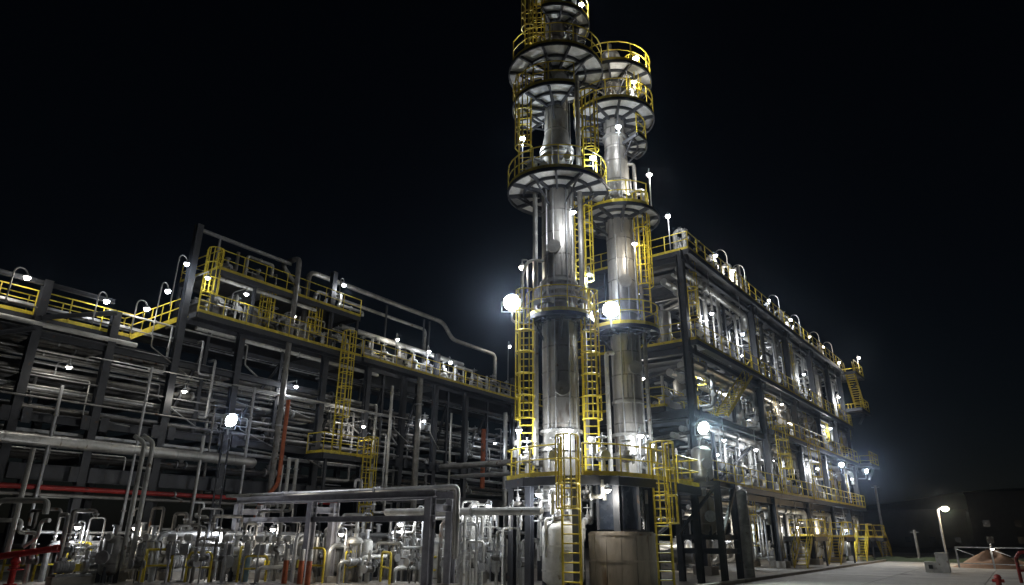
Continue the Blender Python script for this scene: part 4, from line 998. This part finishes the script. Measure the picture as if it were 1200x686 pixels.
# ================================================================== YARD IN FRONT OF THE RACK
frame = thing('pipe_support', 'low grey portal frame carrying pipes across the yard', 'pipe support', (17.6, 15.6, 0))
for y in (15.9, 22.0, 26.8):
    c = MB().hbeam((17.6, y, 0), (17.6, y, 2.9), .28, .28, .03).build('post', 'beam', frame); MB().box((17.6, y, .1), (.55, .55, .2)).build('footing', 'conc', c)
    c = MB().hbeam((18.7, y, 0), (18.7, y, 2.9), .28, .28, .03).build('post', 'beam', frame); MB().box((18.7, y, .1), (.55, .55, .2)).build('footing', 'conc', c)
    MB().hbeam((17.46, y, 2.6), (18.84, y, 2.6), .2, .24, .025).build('cross_beam', 'beam', frame)
for x in (17.6, 18.7):
    MB().hbeam((x, 15.7, 3.05), (x, 27.0, 3.05), .2, .24, .025).build('beam', 'beam', frame)
MB().hbeam((17.6, 15.7, 2.25), (17.6, 26.8, 2.25), .16, .2, .02).build('lower_beam', 'beam', frame)
for k, (x, r, mt) in enumerate([(17.85, .07, 'clad'), (18.1, .06, 'pale'), (18.35, .09, 'clad_d'), (18.6, .05, 'galv')]):
    pipe([(x, 14.9 + .25 * k, 1.0), (x, 14.9 + .25 * k, 3.2 + r), (x, 28.2, 3.2 + r)], r, ['bright lagged', 'white', 'thick lagged', 'thin galvanised'][k] + ' pipe laid along the low portal frame', mt, group='pipes on the portal frame', flanges=[(1, .3), (1, .7)])
pipe([(19.4, 12.6, 2.5), (19.4, 19.8, 2.55)], .13, 'bright white lagged pipe crossing behind the low portal frame', 'pale', flanges=[(0, .4)])
pipe([(36, 14.5, 6.2), (36, 24, 6.2), (36, 31.8, 6.2)], .2, 'dark pipe bridging from the tall structure to the rack', 'clad_d', bands=1.5)
pipe([(37, 14.5, 5.6), (37, 31.8, 5.6)], .14, 'thinner pipe bridging from the tall structure to the rack', 'grey')

# twin tall pipes and hooked pipes at the dim end
for k, (y) in enumerate((26.9, 26.45)):
    pipe([(13.2 + k * .1, y, .5), (13.2 + k * .1, y, 5.0), (12.9 + k * .1, y + .3, 5.25)], .085, ['outer of the two tall parallel grey pipes standing in the yard', 'inner of the two tall parallel grey pipes standing in the yard'][k], 'pale', bend=.2)
pipe([(9.6, 29.2, .6), (9.6, 29.2, 2.75), (10.6, 27.6, 2.75), (10.6, 27.6, 2.3)], .1, 'grey pipe bent into a wide arch above the red fire monitor', 'pale', bend=.3)
pipe([(10.2, 28.9, .9), (10.2, 28.9, 4.6)], .09, 'straight upright pipe behind the red fire monitor', 'pale')
pipe([(10.9, 27.9, 2.1), (10.8, 28.3, 2.1), (10.8, 28.3, 1.5), (10.5, 28.5, 1.2)], .07, 'short bent pipe ending at the red fire monitor', 'clad', bend=.2)
pipe([(11.4, 27.7, .6), (11.4, 27.7, 2.3), (11.6, 28.8, 2.3)], .08, 'upright grey pipe just past the red fire monitor', 'clad_d')
mon = thing('fire_monitor', 'red fire water monitor with a long nozzle on a pedestal', 'fire monitor', (10.25, 28.15, 0))
MB().lathe([(0, 0), (.2, 0), (.2, .05), (.1, .06), (.1, .55), (.16, .56), (.16, .62), (0, .62)], (10.25, 28.15, 0), (0, 0, 1), 14).build('pedestal', 'red2', mon)
MB().lathe([(0, -.16), (.1, -.13), (.16, 0), (.1, .13), (0, .16)], (10.25, 28.15, .76), (0, 0, 1), 14).build('swivel', 'red2', mon)
MB().tube([(9.85, 28.6, .9), (10.3, 28.1, 1.0), (11.0, 27.35, 1.16)], .11, 10).build('barrel', 'red2', mon)
MB().lathe([(.08, 0), (.13, .05), (.13, .22), (.1, .24)], (10.98, 27.37, 1.155), (.67, -.73, .14), 12).build('nozzle', 'red2', mon)
MB().tube([(10.25 + .22 * math.cos(a), 28.0 + .22 * math.sin(a), .5 + .0) for a in [2 * PI * k / 14 for k in range(14)]], .022, 6, True).build('handwheel', 'red2', mon)
for k, (x, y) in enumerate([(17.0, 22.4), (17.15, 21.7), (17.1, 21.2)]):
    b = thing('bollard', ['outer', 'middle', 'inner'][k] + ' of the three orange posts with white caps by the portal frame', 'bollard', (x, y, 0), 'orange posts')
    MB().cyl((x, y, 0), (x, y, .8), .1, 12).build('post', 'orange', b); MB().cyl((x, y, .8), (x, y, 1.2), .09, 12).build('cap', 'pale', b)
col = thing('standpipe', 'pale blue standpipe with a white head near the portal frame', 'standpipe', (16.6, 24.3, 0))
MB().cyl((16.6, 24.3, 0), (16.6, 24.3, .95), .15, 12).build('riser', 'blue', col)
MB().lathe([(.15, .95), (.2, 1.0), (.2, 1.1), (.13, 1.15), (.13, 1.45), (.2, 1.5), (.17, 1.65), (0, 1.7)], (16.6, 24.3, 0), (0, 0, 1), 12).build('head', 'pale', col)

# yard equipment between the portal frame and the rack
ry = random.Random(3)
cells = []
for i in range(28):
    t = i / 27; bx, by = 10.2 + 12.0 * t, 28.0 - 12.0 * t     # line of the near edge of the view
    for j in range(6): cells.append((i, j, bx + .72 * (1.2 + j * 1.3) + ry.uniform(-.35, .35), by + .72 * (.9 + j * 1.3) + ry.uniform(-.35, .35)))
def zone(i): return 'in the dim yard corner' if i < 7 else 'below the floodlit rack' if i < 14 else 'behind the low portal frame' if i < 21 else 'beside the tower platform'
for i, j, x, y in cells:
    if y > 30.8 or (16.9 < x < 19.2 and any(abs(y - q) < .6 for q in (15.9, 22, 26.8))) or (x - 25) ** 2 + (y - 13) ** 2 < 16: continue
    c = ry.random(); zn = zone(i)
    if c < .12: PUMP.put((x, y, 0), ry.choice([0, PI / 2, PI, 2.3]), 'pump with yellow coupling guard ' + zn, 'pumps in the yard', ry.uniform(.8, 1.05))
    elif c < .26:
        mt = ry.choice(['pale', 'clad', 'clad_d', 'clad_d', 'grey'])
        vessel((x, y, 0), ry.uniform(.22, .42), ry.uniform(.6, 1.3), '%s upright drum %s' % ({'pale': 'white', 'clad': 'bright metal', 'clad_d': 'dull metal', 'galv': 'galvanised', 'grey': 'grey'}[mt], zn), mt, leg=.4, group='drums in the yard', n=14)
    elif c < .66:
        h = ry.uniform(1.0, 2.7); w = ry.uniform(.6, 1.6); d = ry.choice([(1, 0), (0, 1), (0, -1), (-.7, .7)]); mt = ry.choice(['clad', 'clad_k', 'clad_d', 'clad_k', 'clad_k'])
        q = (x + d[0] * w, y + d[1] * w)
        wp = [V((x, y, 0)), V((x, y, h))]
        for st in range(ry.choice([1, 2, 3])):
            e = wp[-1].copy(); w = ry.uniform(.35, 1.3); e += V(ry.choice([(w, 0, 0), (0, w, 0), (0, -w, 0), (-w * .5, w * .5, 0)])); wp.append(e)
            f = e.copy(); f.z = max(.15, e.z + ry.uniform(-1.1, .7)); wp.append(f)
        if ry.random() < .5: wp[-1].z = 0
        pipe(wp, ry.choice([.03, .045, .06, .075]), '%s crooked pipe %s' % ({'pale': 'white', 'clad': 'bright metal', 'clad_d': 'dull metal', 'clad_k': 'grimy', 'galv': 'galvanised'}[mt], zn), mt, group='crooked pipes in the yard', name='crooked_pipe', flanges=[(0, .5), (2, .5), (0, .62)], bend=.13)
        VALVE.put((x, y, h * .45), ry.choice([0, PI / 2]), 'hand wheel valve on a crooked pipe ' + zn, 'valves in the yard', .8)
    elif c < .78: CONTROL.put((x, y, .75), ry.choice([0, PI / 2]), 'control valve with round actuator ' + zn, 'control valves in the yard', 1.1); pipe([(x - .7, y, 0), (x - .7, y, .75), (x + .7, y, .75), (x + .7, y, 0)], .07, 'low pipe through control valve ' + zn, 'clad', group='control valve piping')
    elif c < .955: TRANS.put((x, y, 0), ry.uniform(0, 6), 'instrument on a post ' + zn, 'instruments in the yard', 1.1)
    else: CAB.put((x, y, 0), ry.choice([0, R(40), PI / 2]), 'pale control cabinet ' + zn, 'cabinets in the yard', ry.uniform(.8, 1))
# thin tubing and conduit racks standing among the equipment
for i in range(26):
    t = i / 25; x = 10.6 + 12 * t + ry.uniform(.3, 4.5); y = 28.4 - 12.3 * t + ry.uniform(.3, 4)
    if y > 31 or (x - 25) ** 2 + (y - 13) ** 2 < 14: continue
    h = ry.uniform(.8, 3.2); mt = ry.choice(['galv', 'clad_d', 'grey', 'clad_d'])
    d = ry.choice([(.5, 0), (0, .6), (.35, .35)])
    pipe([(x, y, 0), (x, y, h), (x + d[0], y + d[1], h), (x + d[0], y + d[1], h + ry.uniform(-.9, .7))], ry.choice([.025, .032, .04]), 'thin %s tubing standing %s' % ({'galv': 'galvanised', 'clad_d': 'dull metal', 'grey': 'grey', 'clad': 'bright metal'}[mt], zone(int(i * 28 / 26))), mt, name='tubing', group='thin tubing in the yard', bend=.12, flanges=[(0, .4)])
# bright valve cluster between the portal frame and the white drum
for i in range(26):
    x = 19.4 + ry.uniform(0, 3.2); y = 18.6 - (x - 19.4) * .75 - ry.uniform(0, 2.4); h = ry.uniform(.9, 3.0); mt = ry.choice(['clad', 'galv', 'pale', 'clad'])
    if (x - T1.x) ** 2 + (y - T1.y) ** 2 < 1.5: continue
    pipe([(x, y, 0), (x, y, h), (x + .5, y - .4, h), (x + .5, y - .4, h - ry.uniform(.3, .8))], ry.choice([.035, .05, .065]), '%s pipe in the valve cluster beside the white drum' % {'clad': 'bright metal', 'galv': 'galvanised', 'pale': 'white'}[mt], mt, name='cluster_pipe', group='valve cluster pipes', flanges=[(0, .5), (0, .7)], bend=.12)
    if i % 2: VALVE.put((x, y, h * ry.uniform(.3, .6)), ry.uniform(0, 3), 'hand wheel valve in the cluster beside the white drum', 'valves in the cluster', .75)
# low pipes on sleepers
for k in range(12):
    y = 20 + k * .95; x0 = max(11.5, 27 - (y - 12.5) * .9); z = [.5, .9, 1.3, 1.7][k % 4]
    pipe([(x0, y, 0), (x0, y, z), (x0 + ry.uniform(6, 11), y, z), (x0 + 11.5, y, 0)], ry.choice([.06, .08, .11]), 'low pipe running away from the view toward the rack', ry.choice(['clad', 'clad_d', 'galv', 'pale']), group='low yard pipes', flanges=[(1, ry.random()), (1, ry.random())])
# yard lamps
for x, y, z, lab in [(17.9, 24.7, 1.9, 'yard lamp near the pale blue standpipe'), (20.6, 20.2, 2.15, 'higher yard lamp behind the portal frame'), (18.3, 21.0, 1.75, 'yard lamp by the orange posts'), (20.4, 19.0, 2.6, 'yard lamp under the white pipe'), (14.2, 28.4, 1.9, 'yard lamp below the rack floodlight'), (16.2, 26.0, 1.75, 'yard lamp between the lattice mast and the pale blue standpipe'), (12.3, 28.9, 1.9, 'yard lamp behind the red fire monitor'), (20.6, 16.5, 2.7, 'yard lamp beside the tower platform'), (23.0, 17.6, 2.9, 'yard lamp behind the tower platform'), (20.95, 13.75, 3.15, 'lamp beneath the shared tower platform'), (21.5, 11.25, 3.25, 'added lamp beneath the outer end of the tower platform, lighting the tan drum')]:  # lamp at the platform's outer end is added to light the tan drum
    t = bracket_lamp((x, y, z), lab, watts=42 if z < 3 else 110, r=.1, group='yard lamps', drop=.2)
    if z < 3: MB().tube(fillet([(x + .25, y, 0), (x + .25, y, z + .2), (x, y, z + .2)], .15), .03, 6).build('lamp_post', 'galv', t)
# mast with the rack floodlight
MX, MY = 16.35, 26.5
mast = thing('lattice_mast', 'slim lattice mast holding the violet white floodlight before the rack', 'mast', (MX, MY, 0))
for k in (-.16, .16): MB().cyl((MX + k, MY, 0), (MX + k, MY, 5.75), .04, 8).build('leg', 'steel', mast)
for k in range(11): MB().cyl((MX - .16, MY, .3 + k * .5), (MX + .16, MY, .55 + k * .5), .02, 5).build('lattice_bar', 'steel', mast)
floodlight((MX - .05, MY - .2, 6.25), (.1, -.93, -.35), 'violet white floodlight on the lattice mast before the rack', .28, 380, 'flood', col=(.86, .86, 1.0), foot=V((MX, MY, 5.65)))
# yellow hoop guards round the pumps
for k in range(12):
    x = 11.4 + k * .82 + ry.uniform(-.2, .2); y = 28.6 - k * 1.0 + ry.uniform(.6, 2.4)
    if y > 30.8: continue
    g = thing('hoop_guard', 'yellow tubular hoop guard among the yard equipment', 'guard rail', (x, y, 0), 'yellow hoop guards')
    a = ry.uniform(0, PI); d = V((math.cos(a), math.sin(a), 0)); q = V((x, y, 0)); h = ry.uniform(.9, 1.4); w = ry.uniform(.8, 1.6)
    MB().tube(fillet([q, q + V((0, 0, h)), q + d * w + V((0, 0, h)), q + d * w], .2), .045, 8).build('hoop', 'yellow', g)
    MB().cyl(q + V((0, 0, h * .5)), q + d * w + V((0, 0, h * .5)), .035, 8).build('middle_bar', 'yellow', g)

# ================================================================== FAR SIDE OF THE ROAD
lp = thing('street_lamp', 'leaning street lamp with a warm glow beyond the road', 'street lamp', (62.3, 4.6, 0))
MB().tube(fillet([(62.3, 4.6, 0), (62.3, 4.6, 3.95), (62.3, 4.2, 4.1)], .3), .07, 8).build('pole', 'galv', lp)
MB().lathe([(0, .12), (.16, .1), (.22, 0), (.2, -.02)], (62.3, 4.1, 4.1), (0, 0, 1), 12).build('lamp_head', 'grey', lp)
MB().lathe([(.001, -.3), (.22, -.22), (.28, -.08), (.2, 0)], (62.3, 4.1, 4.08), (0, 0, 1), 12).build('globe', 'warm', lp)
light(lp, (62.3, 4.1, 3.7), 500, (1.0, .75, .45))
bx = thing('concrete_barrier', 'white stepped block standing at the road side by the street lamp', 'concrete block', (47.5, 4.0, 0))
MB().box((47.5, 3.75, .5), (.7, .6, 1.0)).build('tall_block', 'pale', bx); MB().box((47.5, 4.35, .28), (.7, .6, .56)).build('low_block', 'pale', bx)
MB().box((47.5, 3.75, 1.03), (.76, .66, .06)).build('cap', 'pale', bx)
MB().box((47.1, 4.35, .3), (.06, .2, .2)).build('lifting_slot', 'black', bx)
fn = thing('yard_fence', 'low rail fence around the reddish soil heap', 'fence', (56, 2.2, 0))
fp = [(57, 3.6), (56, 1.6), (55, -.4), (54, -2.6)]
for p in fp: MB().bar((*p, 0), (*p, 1.35), .1).build('fence_post', 'galv', fn)
for a, b in zip(fp, fp[1:]):
    for z in (.3, 1.3): MB().bar((*a, z), (*b, z), .05).build('rail', 'galv', fn)
    MB().bar((*a, 1.2), ((a[0] + b[0]) / 2, (a[1] + b[1]) / 2, .8), .04).build('stay', 'galv', fn)
def mound(c, rx, ry_, h, label):
    t = thing('soil_heap', label, 'soil heap', (*c, 0)); mb = MB(); n, m = 22, 7; vs = [(*c, h)]
    for k in range(1, m + 1):
        for i in range(n):
            a = 2 * PI * i / n; q = k / m; zz = h * (1 - q) ** 1.1 * (1 + .3 * math.sin(a * 3 + k)) + .06 * random.random() * (k < m)
            vs.append((c[0] + rx * q * math.cos(a), c[1] + ry_ * q * math.sin(a), max(0, zz) - (.02 if k == m else 0)))
    fs = [(0, 1 + i, 1 + (i + 1) % n) for i in range(n)]
    for k in range(m - 1):
        for i in range(n): fs.append((1 + k * n + i, 1 + (k + 1) * n + i, 1 + (k + 1) * n + (i + 1) % n, 1 + k * n + (i + 1) % n))
    mb.add(vs, fs).build('heap', 'soil', t)
mound((58.5, 1.6), 2.2, 2.6, 1.05, 'reddish soil heap behind the low rail fence')
bracket_lamp((55.6, 1.5, 1.25), 'small white lamp glowing over the soil heap fence', watts=3, r=.11, drop=.25, foot=(56, 1.6, 1.2), group='yard lamps')
rb = thing('barrier_frame', 'red tubular barrier frame at the road edge', 'barrier', (38.6, .2, 0))
for y in (.25, -.8): MB().cyl((38.6, y, 0), (38.6, y, 1.05), .07, 8).build('post', 'red', rb)
MB().tube(fillet([(38.6, .25, 1.0), (38.6, .1, 1.25), (38.6, -.8, 1.25)], .15), .07, 8).build('top_rail', 'red', rb)
MB().cyl((38.6, .25, .5), (38.6, -.8, .5), .05, 8).build('middle_rail', 'red', rb)
hb = thing('hydrant', 'small red hydrant low at the road edge', 'hydrant', (33.9, .95, 0))
MB().lathe([(0, 0), (.16, 0), (.16, .06), (.1, .08), (.1, .34), (.14, .36), (.1, .46), (0, .5)], (33.9, .95, 0), (0, 0, 1), 12).build('barrel', 'red', hb)
for s in (-1, 1): MB().cyl((33.9, .95, .26), (33.9, .95 + s * .2, .26), .06, 8).build('outlet', 'red', hb)
def building(c, d, h, label, nx, nz):
    t = thing('far_building', label, 'building', (c[0], c[1], 0))
    MB().box((c[0], c[1], h / 2), (d[0], d[1], h)).build('wall', 'facade', t)
    MB().box((c[0], c[1], h + .15), (d[0] + .6, d[1] + .6, .3)).build('roof', 'facade', t)
    for i in range(nx):
        for k in range(nz):
            y = c[1] - d[1] / 2 + d[1] * (i + .5) / nx; z = 1.2 + k * 3.0
            w = MB().box((c[0] - d[0] / 2 - .02, y, z + .7), (.1, 1.3, 1.4)).build('window', 'facade', t)
            MB().box((c[0] - d[0] / 2 - .08, y, z + .7), (.03, 1.15, 1.25)).build('pane', 'glass', w)
building((172, -3), (14, 20), 10.5, 'dim flat roofed building beyond the soil heap', 4, 2)
building((205, 22), (14, 26), 8.5, 'dark low building past the end of the tall structure', 5, 1)
for k, (x, y, h) in enumerate([(80, 11.0, 7), (74, 7.6, 2.6)]):
    u = thing('utility_pole', ['tall unlit pole past the end of the tall structure', 'short unlit pole near the road end'][k], 'pole', (x, y, 0), 'unlit poles')
    MB().cyl((x, y, 0), (x, y, h), .11, 8).build('pole', 'grey', u); MB().bar((x, y - .35, h - .2), (x, y + .35, h - .2), .08).build('cross_arm', 'grey', u)
verge = MB(); n = 40
for i in range(n + 1):
    y = 13 - i * 0.8
    for x, z in ((68.5, 0), (69.5, .28 + .07 * math.sin(i)), (71.5, .34 + .08 * math.sin(i * 1.7)), (73.5, 0)): verge.v.append(V((x, y, z - .04)))
for i in range(n):
    for k in range(3): verge.f.append((i * 4 + k, i * 4 + 4 + k, i * 4 + 5 + k, i * 4 + 1 + k))
struct('grass_verge', verge, 'grass')
hz = bpy.data.materials.new('halo_haze_mat'); hz.use_nodes = True  # thin volume added so the lamps get a glowing halo
ht = hz.node_tree; ht.nodes.remove(ht.nodes['Principled BSDF'])
pv = ht.nodes.new('ShaderNodeVolumePrincipled'); pv.inputs['Density'].default_value = 0.00028; pv.inputs['Color'].default_value = (0.6, 0.75, 1, 1); pv.inputs['Anisotropy'].default_value = 0.95
ht.links.new(pv.outputs[0], ht.nodes['Material Output'].inputs['Volume'])
M['halo_haze'] = hz
ho = MB().box((60, 20, 21), (180, 120, 44)).build('halo_haze', 'halo_haze', None); ho['kind'] = 'stuff'

# ------------------------------------------------------------------ labels: where look-alikes remain, count them across the view
def screen_x(o):
    p = o.location.copy()
    cs = [c for c in o.children if c.type == 'MESH']
    if cs and o.type == 'EMPTY':
        acc = V((0, 0, 0)); k = 0
        rot = o.rotation_euler.to_matrix()
        for c in cs:
            for b in (c.bound_box[0], c.bound_box[6]):
                acc += p + rot @ ((c.location + c.rotation_euler.to_matrix() @ V(b)) * o.scale[0]); k += 1
        p = acc / k
    c = CAM_R.transposed() @ (p - CAM_C)
    return c.x / -c.z
def number_labels():
    by = {}
    for o in THINGS: by.setdefault(o['label'], []).append(o)
    for lab, os in by.items():
        if len(os) < 2: continue
        os.sort(key=screen_x)
        for i, o in enumerate(os):
            n = len(os)
            if n <= 30: o['label'] = '%s, %s from %sleft' % (lab, ORD[i + 1], 'the ' if len(lab.split()) < 12 else '')
            if not o.get('group'): o['group'] = lab
number_labels()
fix_normals()
